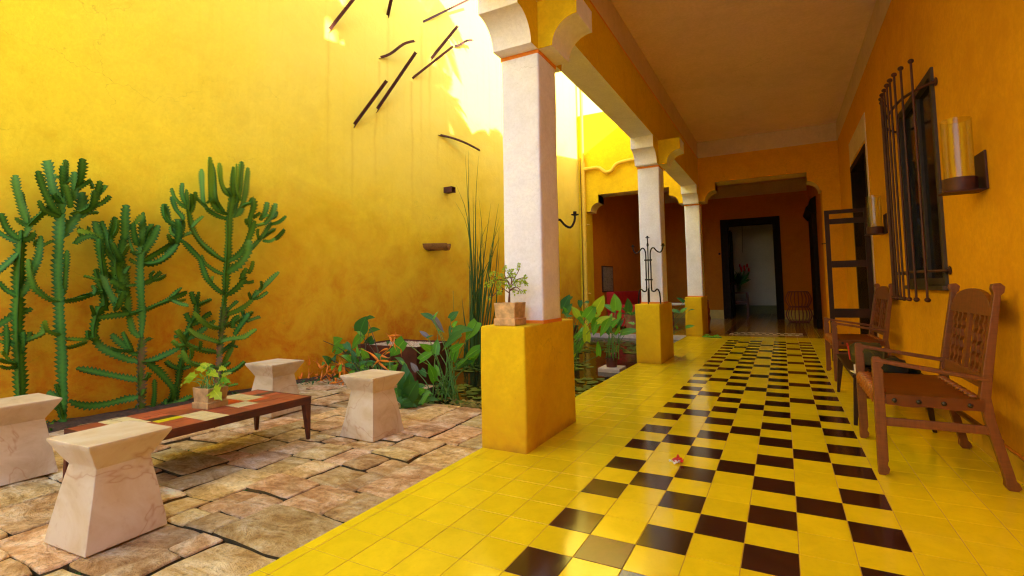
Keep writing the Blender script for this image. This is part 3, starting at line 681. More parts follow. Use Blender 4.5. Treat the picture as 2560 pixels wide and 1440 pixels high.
LEAF={"arrow_left":"-4593 2912 468 -4770 2884 583 0.45 20;-4758 3075 448 -4646 3041 336 0.8 0;-4406 3018 325 -4185 3007 475 0.75 0;-4048 2779 337 -3826 2780 403 0.55 30;-3874 2769 424 -3768 2763 335 0.6 0;-3635 2785 579 -3503 2752 785 0.75 0;-3819 2962 515 -3991 2988 628 0.35 30;-3557 2812 734 -3402 2790 758 0.4 10;-3863 3064 505 -4124 3100 318 0.45 0;-3746 3039 554 -3550 3030 596 0.4 0;-3873 3238 430 -4034 3202 272 0.6 0;-4149 3179 200 -3994 3162 232 0.4 20;-3819 2822 147 -3947 2792 166 0.4 0;-4921 2904 83 -4640 2930 -67 0.75 10;-4342 2840 -292 -4614 2847 -241 0.8 0;-5125 3069 202 -4909 3059 213 0.3 0;-4416 3024 274 -4305 2989 142 0.55 0;-4266 2780 173 -4248 2756 104 0.6 0;-4054 3090 118 -3850 3084 25 0.9 0;-3740 2907 189 -3846 2914 38 0.8 10;-3771 2977 120 -3636 2961 202 0.6 0;-4201 3147 256 -4348 3163 185 0.5 0",
"arrow_mid":"-2408 2622 759 -2573 2628 825 0.4 0;-2511 2763 762 -2381 2793 607 0.35 0;-2668 2865 535 -2772 2848 607 0.4 0;-2606 2990 605 -2496 2960 584 0.4 0;-2228 2709 750 -2135 2730 841 0.7 0;-2097 2576 683 -2036 2575 748 0.6 0;-1955 2520 611 -2213 2533 449 0.45 20;-2328 2882 601 -2050 2888 639 0.42 10;-2036 2938 705 -2176 2923 517 0.6 0;-2259 2848 216 -2030 2855 309 0.4 0;-1911 2790 434 -2107 2786 329 0.5 0;-2825 2920 254 -2611 2956 384 0.4 0;-2902 2737 494 -3080 2750 329 0.65 0;-2312 2530 766 -2267 2546 849 0.25 0;-2643 2824 526 -2574 2863 557 0.3 0;-2381 2911 650 -2377 2894 533 0.3 0;-2621 2693 187 -2559 2706 112 0.7 0;-2534 2511 207 -2611 2508 302 0.5 0",
"arrow_pond":"-1138 3701 728 -1207 3670 857 0.6 0;-1018 3635 720 -905 3657 885 0.7 0;-920 3678 794 -805 3657 991 0.6 0;-1080 3835 668 -913 3864 772 0.4 10;-884 3648 671 -731 3644 750 0.45 0;-977 3930 637 -770 3960 713 0.4 0;-1300 4092 703 -1223 4121 585 0.5 0;-1068 3767 442 -1080 3760 667 0.45 0;-955 3815 710 -1013 3846 513 0.5 0;-1074 4175 223 -1070 4147 416 0.4 0;-1078 3706 728 -1109 3684 806 0.7 0;-782 3740 716 -894 3739 513 0.4 0;-1390 3953 764 -1425 3934 833 0.6 0",
"arrow_far":"-1088 5002 743 -1106 4995 990 0.65 0;-965 5148 714 -966 5153 921 0.7 0;-1273 5381 757 -1345 5396 789 0.5 0;-1091 5206 403 -809 5216 471 0.35 10;-952 5270 684 -1052 5235 780 0.4 0;-1208 5360 710 -1409 5382 823 0.4 0;-939 5350 521 -1034 5374 549 0.6 0",
"arrow_end":"-734 8268 745 -875 8260 843 0.5 0;-782 8181 562 -658 8192 652 0.45 0;-627 8169 587 -512 8134 612 0.35 0;-707 8213 260 -536 8186 306 0.4 0;-969 8252 581 -794 8216 547 0.5 0;-855 8150 235 -883 8122 309 0.5 0",
"pipe_leaf":"-2516 6441 689 -2366 6430 968 0.6 0;-2473 6410 603 -2328 6440 807 0.5 0;-2591 6646 781 -2384 6618 921 0.5 0;-2208 6501 834 -2202 6489 708 0.75 0;-2059 6546 803 -2141 6515 804 0.7 0;-2571 6740 533 -2455 6779 552 0.5 0",
"philodendron":"-2254 2043 54 -2288 2042 417 0.42 0;-2174 1967 66 -2028 1935 274 0.6 0;-2247 2019 38 -2331 2000 222 0.6 0;-2318 2116 1 -2066 2089 170 0.5 10;-2205 1955 23 -2337 1991 102 0.7 0;-2280 2056 -16 -2327 2027 -91 0.7 0;-2268 2059 -16 -2207 2021 -143 0.35 0;-2287 2056 49 -2416 2094 132 0.6 20;-2294 2123 13 -2149 2138 66 0.5 0;-2261 2002 -3 -2252 1992 -119 0.5 0;-2209 1983 70 -2178 2005 329 0.5 15;-2309 2057 -41 -2410 2079 -33 0.5 0;-2216 2016 9 -2085 1994 -7 0.3 0",
"bench_plant":"-2882 464 457 -3077 502 454 0.4 0;-2932 469 426 -3114 494 393 0.4 0;-2768 465 513 -2922 484 528 0.45 0;-2587 382 562 -2678 383 590 0.5 0;-2580 400 545 -2639 362 577 0.5 0;-2512 354 528 -2375 336 529 0.5 0;-2605 386 517 -2534 402 541 0.5 0;-2624 484 530 -2519 480 544 0.5 0;-2580 481 485 -2523 520 516 0.45 0;-2608 484 449 -2462 473 465 0.45 0;-2389 381 461 -2308 359 498 0.5 0;-2512 378 417 -2364 354 378 0.75 0;-2628 437 419 -2619 469 407 0.6 0;-2645 468 502 -2682 466 544 0.5 0;-2778 441 498 -2793 465 463 0.5 0;-2553 362 581 -2514 375 589 0.4 0;-2893 477 435 -2867 500 437 0.35 0;-2523 455 438 -2530 453 380 0.35 0",
"heliconia_a":"-4362 2523 -2 -4543 2546 22 0.2 0;-4409 2560 -12 -4442 2584 119 0.2 0;-4582 2713 -79 -4692 2705 -152 0.2 0;-4302 2576 -36 -4349 2612 120 0.22 0;-4398 2654 -71 -4503 2628 -212 0.2 0;-4157 2510 -57 -4121 2483 -139 0.2 0;-4366 2697 -62 -4312 2722 55 0.2 0;-4001 2515 9 -4024 2541 170 0.22 0;-4250 2715 -57 -4359 2728 -169 0.2 0;-4061 2564 137 -4191 2568 228 0.2 0;-3999 2511 148 -3826 2473 286 0.2 0;-4050 2713 -57 -4189 2725 40 0.22 0;-3927 2606 -43 -4016 2641 -168 0.2 0;-3823 2584 -5 -3928 2614 144 0.2 0;-3869 2678 -38 -3756 2655 57 0.2 0;-3715 2540 -17 -3647 2524 -170 0.22 0;-3655 2538 2 -3633 2545 -119 0.18 0;-3651 2542 28 -3655 2536 259 0.2 0;-3741 2511 0 -3935 2544 -47 0.2 0;-3647 2565 11 -3567 2562 37 0.2 0;-3985 2620 104 -3843 2652 234 0.2 0;-3880 2581 89 -3859 2614 196 0.2 0;-4143 2600 -29 -4176 2603 -131 0.2 0;-4027 2606 -64 -3822 2567 -70 0.2 0;-4150 2586 185 -4141 2560 267 0.2 0",
"heliconia_b":"-2726 2401 583 -2889 2425 564 0.2 0;-2757 2434 579 -2755 2432 642 0.2 0;-2857 2545 572 -2753 2550 591 0.18 0;-2834 2465 511 -2912 2467 597 0.2 0;-2894 2511 453 -2958 2534 474 0.2 0;-2761 2421 505 -2732 2426 431 0.2 0;-2887 2450 435 -2988 2432 395 0.2 0;-2951 2554 382 -3038 2555 339 0.2 0;-3049 2512 292 -2830 2533 313 0.14 0;-3134 2582 265 -3410 2578 406 0.12 0;-3076 2523 264 -2871 2523 192 0.12 0;-3022 2502 346 -2917 2518 336 0.2 0;-3045 2490 295 -3134 2493 226 0.18 0;-2730 2496 423 -2753 2531 361 0.2 0"}
REEDS="-3395 4885 215;-3385 4905 992;-3458 4925 1958;-3550 4945 3283|-3438 4982 203;-3461 5002 1233;-3536 5022 2219;-3551 5042 3364|-3450 5018 199;-3436 5038 1476;-3423 5058 2586;-3374 5078 3265|-3261 4643 245;-3262 4663 1225;-3348 4683 2211;-3565 4703 2732|-3288 4808 227;-3261 4828 1227;-3181 4848 1932;-3247 4868 2538|-3400 5019 177;-3313 5039 1230;-3230 5059 1906;-3149 5079 2451|-3390 4962 207;-3303 4982 1349;-3280 5002 1904;-3133 5022 2162|-3082 4575 236;-2923 4595 1217;-2820 4615 1887;-2743 4635 2341|-3050 4567 239;-2972 4587 1106;-2816 4607 1796;-2729 4627 2130|-3246 4743 235;-3136 4763 1223;-2981 4783 1542;-2838 4803 1859|-3152 4540 260;-3196 4560 997;-3233 4580 1338;-3294 4600 1524|-3281 4632 246;-3286 4652 996;-3301 4672 1342;-3303 4692 1786|-3059 4540 241;-3009 4560 995;-2989 4580 1443;-3021 4600 1991|-3217 4868 200;-3110 4888 873;-2979 4908 1314;-2909 4928 2016|-3328 4931 189;-3345 4951 991;-3294 4971 1469;-3312 4991 2197|-3270 4993 184;-3162 5013 751;-3056 5033 1224;-3033 5053 1701|-3305 4585 93;-3229 4605 769;-3155 4625 1223;-3120 4645 1818|-3547 4894 -4;-3468 4914 517;-3362 4934 992;-3139 4954 1700|-3325 4863 220;-3351 4883 992;-3375 4903 1709;-3391 4923 2684|-2979 4579 240;-2931 4599 770;-2911 4619 1216;-2806 4639 1979|-3209 4986 187;-3047 5006 752;-3026 5026 1104;-2984 5046 1698|-3610 5032 192;-3637 5052 382;-3692 5072 624;-3747 5092 968|-2951 4621 325;-2905 4641 769;-2897 4661 1216;-2893 4681 1397|-3403 5024 176;-3394 5044 749;-3409 5064 1232;-3433 5084 1970|-3483 4719 -24;-3322 4739 532;-3219 4759 993;-2978 4779 1542|-3488 4768 -31;-3442 4788 293;-3338 4808 760;-3314 4828 1464"
BON_BR="-726 1350 970;-721 1347 1015;-726 1360 1055|-724 1350 1037;-751 1338 1060;-806 1358 1090;-819 1366 1113|-709 1330 1059;-731 1341 1085;-757 1319 1104;-807 1368 1120|-714 1340 1074;-692 1331 1103;-667 1334 1143;-628 1325 1196;-646 1364 1231|-705 1331 1059;-679 1346 1073;-644 1319 1076;-647 1370 1058;-617 1370 1043|-717 1344 1052;-684 1332 1059;-644 1311 1055;-622 1309 1043|-707 1335 1074;-674 1330 1102;-661 1352 1117;-609 1302 1108|-709 1331 1088;-726 1347 1118;-760 1355 1127;-846 1374 1125;-899 1381 1115|-676 1342 1145;-707 1331 1147;-757 1328 1138;-832 1373 1132;-839 1299 1165|-719 1349 1089;-740 1343 1134;-740 1321 1163;-727 1306 1214|-703 1335 1088;-699 1346 1125;-703 1330 1147;-698 1300 1180|-671 1340 1117;-643 1335 1131;-605 1366 1145|-772 1343 1067;-779 1341 1038;-821 1374 1022|-807 1344 1060;-850 1350 1023;-866 1310 1002|-695 1338 1121;-690 1337 1154;-675 1304 1190|-632 1330 1109;-606 1343 1116;-602 1374 1097"
BON_TU="-843 1306 1171;-812 1298 1179;-895 1374 1115;-874 1377 1114;-889 1357 1092;-894 1318 1103;-774 1314 1164;-752 1319 1156;-801 1336 1113;-753 1306 1111;-788 1335 1075;-782 1316 1045;-909 1386 1004;-833 1387 1034;-748 1345 1216;-738 1314 1196;-747 1387 1183;-684 1321 1191;-687 1326 1162;-651 1290 1160;-627 1328 1231;-643 1337 1208;-587 1340 1144;-584 1310 1126;-588 1340 1101;-586 1290 1108;-625 1316 1091;-632 1299 1112;-670 1330 1095;-713 1294 1081;-687 1292 1077;-666 1320 1037;-587 1313 1045;-735 1349 1130;-749 1343 1123;-694 1365 1058;-834 1356 1143;-794 1362 1124;-659 1378 1039;-669 1329 1128;-703 1323 1155;-605 1388 1094;-606 1305 1119;-822 1362 1090"

def rebase(root, base):
    b = Vector(base); root.location = b
    for ch in root.children: ch.location = ch.location - b
    return root
def structure(name, bm, mat, **k): return obj(name, bm, mat, kind='structure', **k)

# ------------------------------------------------------------------ the ground and floors
structure('ground', bx(-40, 40, -30, 45, -.6, -.45), M['soil'])
structure('corridor_slab', bx(-.865, 2.35, -2.6, 9.40, -.44, -.0016), M['grout'])
structure('hall_slab', bx(-3.4, 2.35, 9.402, 20.0, -.44, -.004), M['grout'])
PAV_Z = -.03
structure('rear_patio', bx(-.864, 2.069, -9.0, -2.602, -.44, -.01), M['ledge'])
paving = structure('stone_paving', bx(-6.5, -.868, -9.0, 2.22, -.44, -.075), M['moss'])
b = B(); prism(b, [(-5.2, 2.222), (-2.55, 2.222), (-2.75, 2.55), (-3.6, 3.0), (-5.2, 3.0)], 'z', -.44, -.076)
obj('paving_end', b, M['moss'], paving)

# flagstones: irregular rectangular slabs, split at random and worn at the edges
def in_pave(x, y):
    if y < 2.2: return True
    return x < -2.62 and y < 2.95
def split(x0, x1, y0, y1, out):
    w, h = x1-x0, y1-y0
    big = max(w, h)
    if big < .38 or (big < .60 and random.random() < .5 and min(w, h) > .16): out.append((x0,x1,y0,y1)); return
    if w*random.uniform(.8, 1.25) > h:
        t = x0 + w*random.uniform(.36, .64)
        if min(t-x0, x1-t) < .13: out.append((x0,x1,y0,y1)); return
        split(x0, t, y0, y1, out); split(t, x1, y0, y1, out)
    else:
        t = y0 + h*random.uniform(.36, .64)
        if min(t-y0, y1-t) < .13: out.append((x0,x1,y0,y1)); return
        split(x0, x1, y0, t, out); split(x0, x1, t, y1, out)
random.seed(23)
rects = []; yy = -1.9
xl, xr = -4.62, -.872
split(xl, xr, -1.75, 2.215, rects); split(-4.5, -2.62, 2.22, 2.95, rects)
def warp(x, y):
    e = min(1, abs(x-xr)/.15)
    if y > 2.15: e = min(e, max(0, abs(y-2.21)/.1))
    n = noise.noise(Vector((x*1.1, y*1.1, 3.3))); m = noise.noise(Vector((x*1.1+9, y*1.1, 7.7)))
    n2 = noise.noise(Vector((x*4, y*4, 1.3))); m2 = noise.noise(Vector((x*4+9, y*4, 5.7)))
    return x + (.06*n+.018*n2)*e, y + (.06*m+.018*m2)*e
def paver(r):
    x0, x1, y0, y1 = r; g = random.uniform(.001, .005); k = 7
    loop = []
    for (ax, ay, bx_, by_) in ((x0+g,y0+g,x1-g,y0+g),(x1-g,y0+g,x1-g,y1-g),(x1-g,y1-g,x0+g,y1-g),(x0+g,y1-g,x0+g,y0+g)):
        for i in range(k): loop.append((ax+(bx_-ax)*i/k, ay+(by_-ay)*i/k))
    cx, cy_ = (x0+x1)/2, (y0+y1)/2; tz = PAV_Z + random.uniform(-.010, .008); tx = random.uniform(-.02, .02); ty = random.uniform(-.02, .02)
    rings = []
    bm = B(); hw = (x1-x0)/2; hh = (y1-y0)/2
    for inset, dz in ((0, -.06), (.001, -.009), (.003, -.003), (.007, -.0005), (.02, 0)):
        ring = []
        for i, (x, y) in enumerate(loop):
            # round the corner a little
            dx, dy = (x-cx)/hw, (y-cy_)/hh; cr = max(0, abs(dx)+abs(dy)-1.86)*.06
            ins = inset + cr*.6 + (.004*noise.noise(Vector((x*25, y*25, 2)))+.0015 if inset < .02 else 0)
            x2 = cx + (x-cx)*max(.1, 1-ins/hw); y2 = cy_ + (y-cy_)*max(.1, 1-ins/hh)
            wx, wy = warp(x2, y2)
            z = tz + dz + tx*(x-cx) + ty*(y-cy_) + (.006*noise.noise(Vector((wx*9, wy*9, 0))) if dz > -.03 else 0)
            ring.append(bm.verts.new((wx, wy, z)))
        rings.append(ring)
    for q, (a, c) in enumerate(zip(rings, rings[1:])):
        n = len(a)
        for i in range(n): bm.faces.new((a[i], a[(i+1)%n], c[(i+1)%n], c[i])).material_index = 1 if q == 0 else 0  # side faces take the dark soil colour to paint shade into the joints
    # inner grid fan
    wx, wy = warp(cx, cy_); cv = bm.verts.new((wx, wy, tz+.002+.006*noise.noise(Vector((wx*9, wy*9, 0)))))
    mid = []
    for v in rings[-1]:
        p = v.co.lerp(cv.co, .5); p.z = tz + .002 + .009*noise.noise(Vector((p.x*9, p.y*9, 0))); mid.append(bm.verts.new(p))
    n = len(mid); a = rings[-1]
    for i in range(n):
        bm.faces.new((a[i], a[(i+1)%n], mid[(i+1)%n], mid[i])); bm.faces.new((mid[i], mid[(i+1)%n], cv))
    return bm
for i, r in enumerate(rects[:299]):
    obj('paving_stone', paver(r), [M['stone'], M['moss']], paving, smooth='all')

# cement tiles
T = .2
def tile_kind(c, r):
    if 0 <= c <= 6 and -14 <= r <= 42:
        if (c, r) == (2, 0): return 3
        if (c, r) == (1, 1): return 2  # dark tile of the pattern; the brown paints a reflection lying on it
        if c % 2 == 0: return 1 if r % 2 == 0 else 0
        if c in (1, 5): return 1 if r % 4 == 1 else 0
        return 1 if r % 4 == 3 else 0
    return 0
Rt = Rm.transposed()
def project(x, y, z):
    d = Rt @ (Vector((x, y, z))-CAM)
    if d.z > -.15: return None
    return (1325.3 + 1231*d.x/-d.z, 639.2 - 1231*d.y/-d.z)
def seen_area(c, r):
    P = [project(x, y, 0) for x, y in ((c*T, r*T), (c*T+T, r*T), (c*T+T, r*T+T), (c*T, r*T+T))]
    if any(p is None for p in P): return 0
    mx = sum(p[0] for p in P)/4; my = sum(p[1] for p in P)/4
    if not (-60 < mx < 2620 and my < 1500): return 0
    return abs(sum(P[i][0]*P[(i+1)%4][1]-P[(i+1)%4][0]*P[i][1] for i in range(4)))/2
tm = [M['tile'], M['tiledark'], M['tilebrown'], M['tileblue']]
def tile_geo(bm, x0, x1, y0, y1, mi, dz=0, tx=0, ty=0):
    g = .0018; e = .0009
    cx, cy_ = (x0+x1)/2, (y0+y1)/2
    def z(x, y, o): return o + dz + tx*(x-cx) + ty*(y-cy_)
    lo = [bm.verts.new((x, y, -.0030)) for x, y in ((x0+g,y0+g),(x1-g,y0+g),(x1-g,y1-g),(x0+g,y1-g))]
    md = [bm.verts.new((x, y, z(x,y,-.0005))) for x, y in ((x0+g,y0+g),(x1-g,y0+g),(x1-g,y1-g),(x0+g,y1-g))]
    hi = [bm.verts.new((x, y, z(x,y,0))) for x, y in ((x0+e+g,y0+e+g),(x1-e-g,y0+e+g),(x1-e-g,y1-e-g),(x0+e+g,y1-e-g))]
    for a, c in ((lo, md), (md, hi)):
        for i in range(4): bm.faces.new((a[i], a[(i+1)%4], c[(i+1)%4], c[i])).material_index = mi
    bm.faces.new(hi).material_index = mi
random.seed(5)
cells = []
for r in range(-13, 47):
    for c in range(-5, 11):
        x0, x1 = max(-.866, c*T), min(2.068, c*T+T)
        if x1-x0 > .01: cells.append((seen_area(c, r), c, r, x0, x1))
cells.sort(key=lambda t: -t[0])
floor = structure('tiled_floor', bx(-.869, -.8665, -2.6, 9.40, -.4, -.006), M['grout'])
rest = B(); rt = lambda: random.gauss(0, .0005)
for i, (a, c, r, x0, x1) in enumerate(cells):
    k = tile_kind(c, r)
    if i < 299:
        t = B(); tile_geo(t, x0, x1, r*T, r*T+T, 0, random.uniform(-.0003, .0003), rt(), rt())
        obj('tile', t, tm[k], floor)
    else: tile_geo(rest, x0, x1, r*T, r*T+T, k, random.uniform(-.0003, .0003), rt(), rt())
obj('far_tiles', rest, tm, floor, kind='stuff')
# the hall beyond the arch: plain tiles with a framed border
hall = structure('hall_floor', bx(-3.3, 2.07, 9.402, 9.41, -.3, -.006), M['grout'])
hb = B()
for r in range(47, 100):
    for c in range(-17, 11):
        x0, x1 = max(-3.3, c*T), min(2.068, c*T+T); y0 = max(9.404, r*T)
        if x1-x0 < .01 or r*T+T < y0+.01: continue
        k = 0
        if -1 <= c <= 6 and 52 <= r <= 70 and (c in (-1, 6)): k = 2
        if y0 > 15.2: k = 0
        tile_geo(hb, x0, x1, y0, r*T+T, k, 0, rt(), rt())
obj('far_tiles', hb, [M['tilehall']]+tm[1:], hall, kind='stuff')
bb = B()
for k in range(44):
    x0 = -.15 + k*.035
    for j, yy in enumerate((9.80, 9.93, 10.14, 10.27)):
        m = 0 if (j in (0, 3)) else (1 if (k//2+j) % 2 else 2)
        d = .04 if j in (0, 3) else .10
        box(bb, x0, x0+.034, yy, yy+d, .0005, .0035, 1 if k in (0,1,42,43) else m)
obj('border_strip', bb, [M['ledge'], M['tiledark'], M['tc2']], hall, kind='stuff')

# ------------------------------------------------------------------ the pond
structure('pond_bed', bx(-5.0, -.87, 2.20, 9.38, -.44, -.30), M['soil'])
structure('pond_water', bx(-4.9, -.868, 2.2, 9.38, -.295, -.10), M['water'])
b = B(); box(b, -3.6, -.90, 9.22, 9.45, -.098, -.012); structure('terrace_ledge', b, M['ledge'], bevel=.006)

# ------------------------------------------------------------------ walls
yw = thing('courtyard_wall', 'tall weathered yellow plaster wall behind the cacti with rain streaks', 'wall')
b = B(); prism(b, [(wall_x(-9), -9), (wall_x(20), 20), (wall_x(20)-.35, 20), (wall_x(-9)-.35, -9)], 'z', -.44, 7.3)
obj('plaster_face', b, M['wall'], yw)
rebase(yw, (wall_x(2), 2, 0))
CT_ = 4.18
cw = thing('garden_end_wall', 'white wall closing the garden behind the viewer', 'wall')
obj('plaster_face', bx(-6.6, 2.07, -9.35, -9.0, -.44, 3.2), M['white'], cw)

nb = thing('far_sun_blocker', 'tall pale unseen block added behind the viewer to keep the sun off', 'building')
obj('walls', bx(7.0, 12.0, -14, .5, -.44, 10.5), M['white'], nb)  # made-up block out of view, only there to stop the sun
# planting bed along the yellow wall
def bed():
    bm = B(); n = 40; rows = []
    for i in range(n+1):
        y = -1.8 + 4.75*i/n; xw = wall_x(y)
        wd = .42 + .05*noise.noise(Vector((y*3, 0, 0))) if y < 1.35 else .20+.03*noise.noise(Vector((y*3, 0, 0)))
        row = []
        for j in range(5):
            t = j/4; z = -.028 + .035*math.sin(PI*min(1, (1-t)*1.2+.0))*.9 + .012*noise.noise(Vector((y*8, t*5, 0)))
            if j == 4: z = -.05
            row.append(bm.verts.new((xw + wd*t, y, z)))
        rows.append(row)
    for a, c in zip(rows, rows[1:]):
        for j in range(4): bm.faces.new((a[j], a[j+1], c[j+1], c[j]))
    return bm
o = structure('planting_bed', bed(), M['soil'], smooth='all')

def arcpts(cx, cz, r, a0, a1, n=9): return [(cx+r*math.cos(math.radians(a0+(a1-a0)*i/n)), cz+r*math.sin(math.radians(a0+(a1-a0)*i/n))) for i in range(n+1)]
XR = 2.07; CZ = 3.82; CT = 4.19
# back building with the arch that looks on the pond
bk = thing('pond_end_building', 'bright yellow building end with a bracketed arch over the dark sitting room', 'building')
L = wall_x(9.45)-.02; jx = -3.14; rx = -.862; zz = 2.88; zt = 3.27
poly = [(L, -.02), (jx, -.02), (jx, zz), (jx+.11, zz)] + [(x, z) for x, z in arcpts(jx+.31, zz, .20, 180, 90)] + [(jx+.31, zt), (rx-.31, zt)] + \
       [(x, z) for x, z in arcpts(rx-.31, zz, .20, 90, 0)] + [(rx-.11, zz), (rx-.001, zz), (rx-.001, 5.26), (L, 5.26)]
b = B(); prism(b, poly, 'y', 9.45, 9.86); obj('facade', b, M['ochre'], bk)
def soffit(bm, pts, y0, y1, d=.004):
    """a thin painted skin 4 mm proud of the underside polyline pts (x,z)"""
    for (xa, za), (xb, zb) in zip(pts, pts[1:]):
        v = [bm.verts.new(p) for p in ((xa,y0,za),(xb,y0,zb),(xb,y1,zb),(xa,y1,za))]; bm.faces.new(v)
sof = [(jx, zz), (jx+.11, zz)] + arcpts(jx+.31, zz, .20, 180, 90) + [(jx+.31, zt), (rx-.31, zt)] + arcpts(rx-.31, zz, .20, 90, 0) + [(rx-.11, zz), (rx, zz)]
def soff_off(pts, d): return [(x, z-d) for x, z in pts]
b = B(); soffit(b, soff_off(sof, .004), 9.446, 9.864); obj('arch_soffit', b, M['cream'], bk)
rebase(bk, (-2, 9.6, 0))

# end arch of the corridor
ea = thing('corridor_end_arch', 'shaded orange wall with a bracketed arch at the far end of the corridor', 'wall')
l0 = -.538; r0 = 1.76; r1 = XR+.10
po = [(l0, CT), (l0, zz), (l0+.11, zz)] + arcpts(l0+.34, zz, .22, 180, 90) + [(l0+.34, zt), (1.515, zt), (1.515, 3.09)] + arcpts(1.515, zz, .21, 90, 0) + [(r0, zz), (r0, -.004), (r1, -.004), (r1, CT)]
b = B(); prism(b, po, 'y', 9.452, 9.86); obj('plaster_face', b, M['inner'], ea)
b = B(); soffit(b, soff_off([(l0, zz), (l0+.11, zz)] + arcpts(l0+.34, zz, .22, 180, 90) + [(l0+.34, zt), (1.515, zt), (1.515, 3.09)] + arcpts(1.515, zz, .21, 90, 0) + [(r0-.002, zz)], .004), 9.448, 9.864)
obj('arch_soffit', b, M['cream'], ea)
obj('frieze', bx(-.536, XR-.006, 9.446, 9.4505, CZ+.01, CT-.004), M['cream'], ea)
rebase(ea, (1.9, 9.6, 0))

# corridor wall on the right, with window and door openings
cwz = thing('house_wall', 'ochre corridor wall on the right carrying the barred window and dark doorway', 'wall')
WY0, WY1, WZ0, WZ1 = 2.91, 4.10, 1.03, 2.67
DY0, DY1, DZ = 6.15, 7.70, 2.92
def wbox(y0, y1, z0, z1):
    box(b, XR, XR+.30, y0, y1, z0, z1)
b = B()
wbox(-2.6, WY0, -.44, CT); box(b, XR, XR+.30, -9, -2.601, -.44, 2.2); wbox(WY0, WY1, -.44, WZ0); wbox(WY0, WY1, WZ1, CT); wbox(WY1, DY0, -.44, CT)
wbox(DY0, DY1, DZ, CT); wbox(DY1, 9.45, -.44, CT); wbox(DY0, DY1, -.44, -.006)
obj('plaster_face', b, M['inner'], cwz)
b = B(); box(b, XR-.005, XR-.0005, -2.6, 9.445, CZ+.01, CT-.004); obj('frieze', b, M['cream'], cwz)
b = B()
for i, y in enumerate([k*.2 for k in range(-12, 47)]):
    if DY0-.2 < y < DY1: continue
    box(b, XR-.012, XR-.0005, y+.001, min(y+.199, 9.44), .0, .125)
obj('skirting_tiles', b, M['skirt'], cwz, kind='stuff')
b = B(); box(b, XR-.004, XR-.0003, -2.6, DY0-.06, .126, .140); box(b, XR-.004, XR-.0003, DY1+.06, 9.44, .126, .140); obj('painted_line', b, M['redline'], cwz)
# cream door surround
b = B(); box(b, XR-.012, XR+.002, DY0-.075, DY0-.001, .14, DZ+.40); box(b, XR-.012, XR+.002, DY1+.001, DY1+.075, .14, DZ+.40); box(b, XR-.0125, XR+.001, DY0, DY1, DZ+.06, DZ+.40)
obj('door_surround', b, M['cream'], cwz)
# window in its recess
wf = B(); X0 = XR+.015
for a in ((X0-.035, X0+.05, WY0, WY0+.06, WZ0, WZ1), (X0-.035, X0+.05, WY1-.06, WY1, WZ0, WZ1), (X0-.034, X0+.05, WY0+.06, WY1-.06, WZ1-.06, WZ1), (X0-.034, X0+.05, WY0+.06, WY1-.06, WZ0, WZ0+.06), (X0-.015, X0+.045, (WY0+WY1)/2-.035, (WY0+WY1)/2+.035, WZ0+.06, WZ1-.06)):
    box(wf, *a)
win = obj('window', wf, M['greyframe'], cwz, bevel=.004)
obj('sill', bx(XR-.045, XR+.01, WY0-.02, WY1+.02, WZ0-.035, WZ0), M['greyframe'], win, bevel=.004)
for y0, y1 in ((WY0+.06, (WY0+WY1)/2-.035), ((WY0+WY1)/2+.035, WY1-.06)):
    obj('pane', bx(X0+.01, X0+.014, y0, y1, WZ0+.06, WZ1-.06), M['darkglass'], win)
obj('curtain', bx(X0+.07, X0+.08, WY0+.1, WY0+.45, WZ0+.06, WZ1-.06), M['sheer'], win)
rebase(cwz, (XR+.15, 4, 0))
# iron grille, bowed out from the wall
gr = thing('window_grille', 'bowed wrought iron grille of upright ball-tipped bars over the window', 'window grille')
YC = (2.84+4.20)/2; HY = .68
def bow(t):  # t -1..1 along y
    return XR - .02 - .16*(1-abs(t)**3.2), YC + HY*t
for z in (1.14, 2.53):
    h = B(); pts = [(XR-.001, YC-HY-.002, z)] + [(*bow(-1+2*i/28), z) for i in range(29)] + [(XR-.001, YC+HY+.002, z)]
    tube(h, pts, .011, 6); o = obj('hoop', h, M['rustiron'], gr, smooth=True)
    for s in (-1, 1):
        r = B(); ball(r, (XR-.008, YC+HY*s, z), .032, (.3, 1, 1)); obj('rosette', r, M['rustiron'], gr, smooth='all')
for i in range(10):
    t = -.80 + 1.6*i/9; x, y = bow(t)
    h = B(); tube(h, [(x-.016, y, .93), (x-.016, y, 2.76)], .0085, 8); o = obj('bar', h, M['rustiron'], gr, smooth=True)
    for zf in (.925, 2.765): h = B(); ball(h, (x-.016, y, zf), .021, (1,1,.85)); obj('finial', h, M['rustiron'], o, smooth='all')
rebase(gr, (XR-.1, YC, .9))

# dark doorway frame and its open glazed leaf
dw = thing('doorway', 'tall dark timber door frame opening in the right wall beyond the window', 'doorway')
b = B(); fx0, fx1 = XR-.02, XR+.28
box(b, fx0, fx1, DY0, DY0+.09, .0, DZ-.09); box(b, fx0, fx1, DY1-.09, DY1, .0, DZ-.09); box(b, fx0-.002, fx1, DY0, DY1, DZ-.09, DZ); obj('frame', b, M['blackwood'], dw, bevel=.004)
b = B(); box(b, fx1-.06, fx1-.03, DY0+.09, DY1-.09, .002, DZ-.09); obj('inner_door', b, M['blackwood'], dw)
b = B(); box(b, XR, XR+.29, DY0+.09, DY1-.09, -.004, .002); obj('threshold', b, M['blackwood'], dw)
rebase(dw, (XR, 6.9, 0))
LX0 = XR-.53; LX1 = XR-.02; ly = DY0-.035
lf = thing('glazed_door_leaf', 'open dark door leaf with glass panes swung into the corridor beyond the far chair', 'door')
b = B(); t0, t1 = ly-.02, ly+.02
zs = [(2.00, 2.05), (1.86, 1.93), (1.27, 1.36), (.60, .72), (.02, .16)]
box(b, LX0, LX0+.055, t0, t1, .02, 2.05); box(b, LX1-.06, LX1, t0, t1, .02, 2.05)
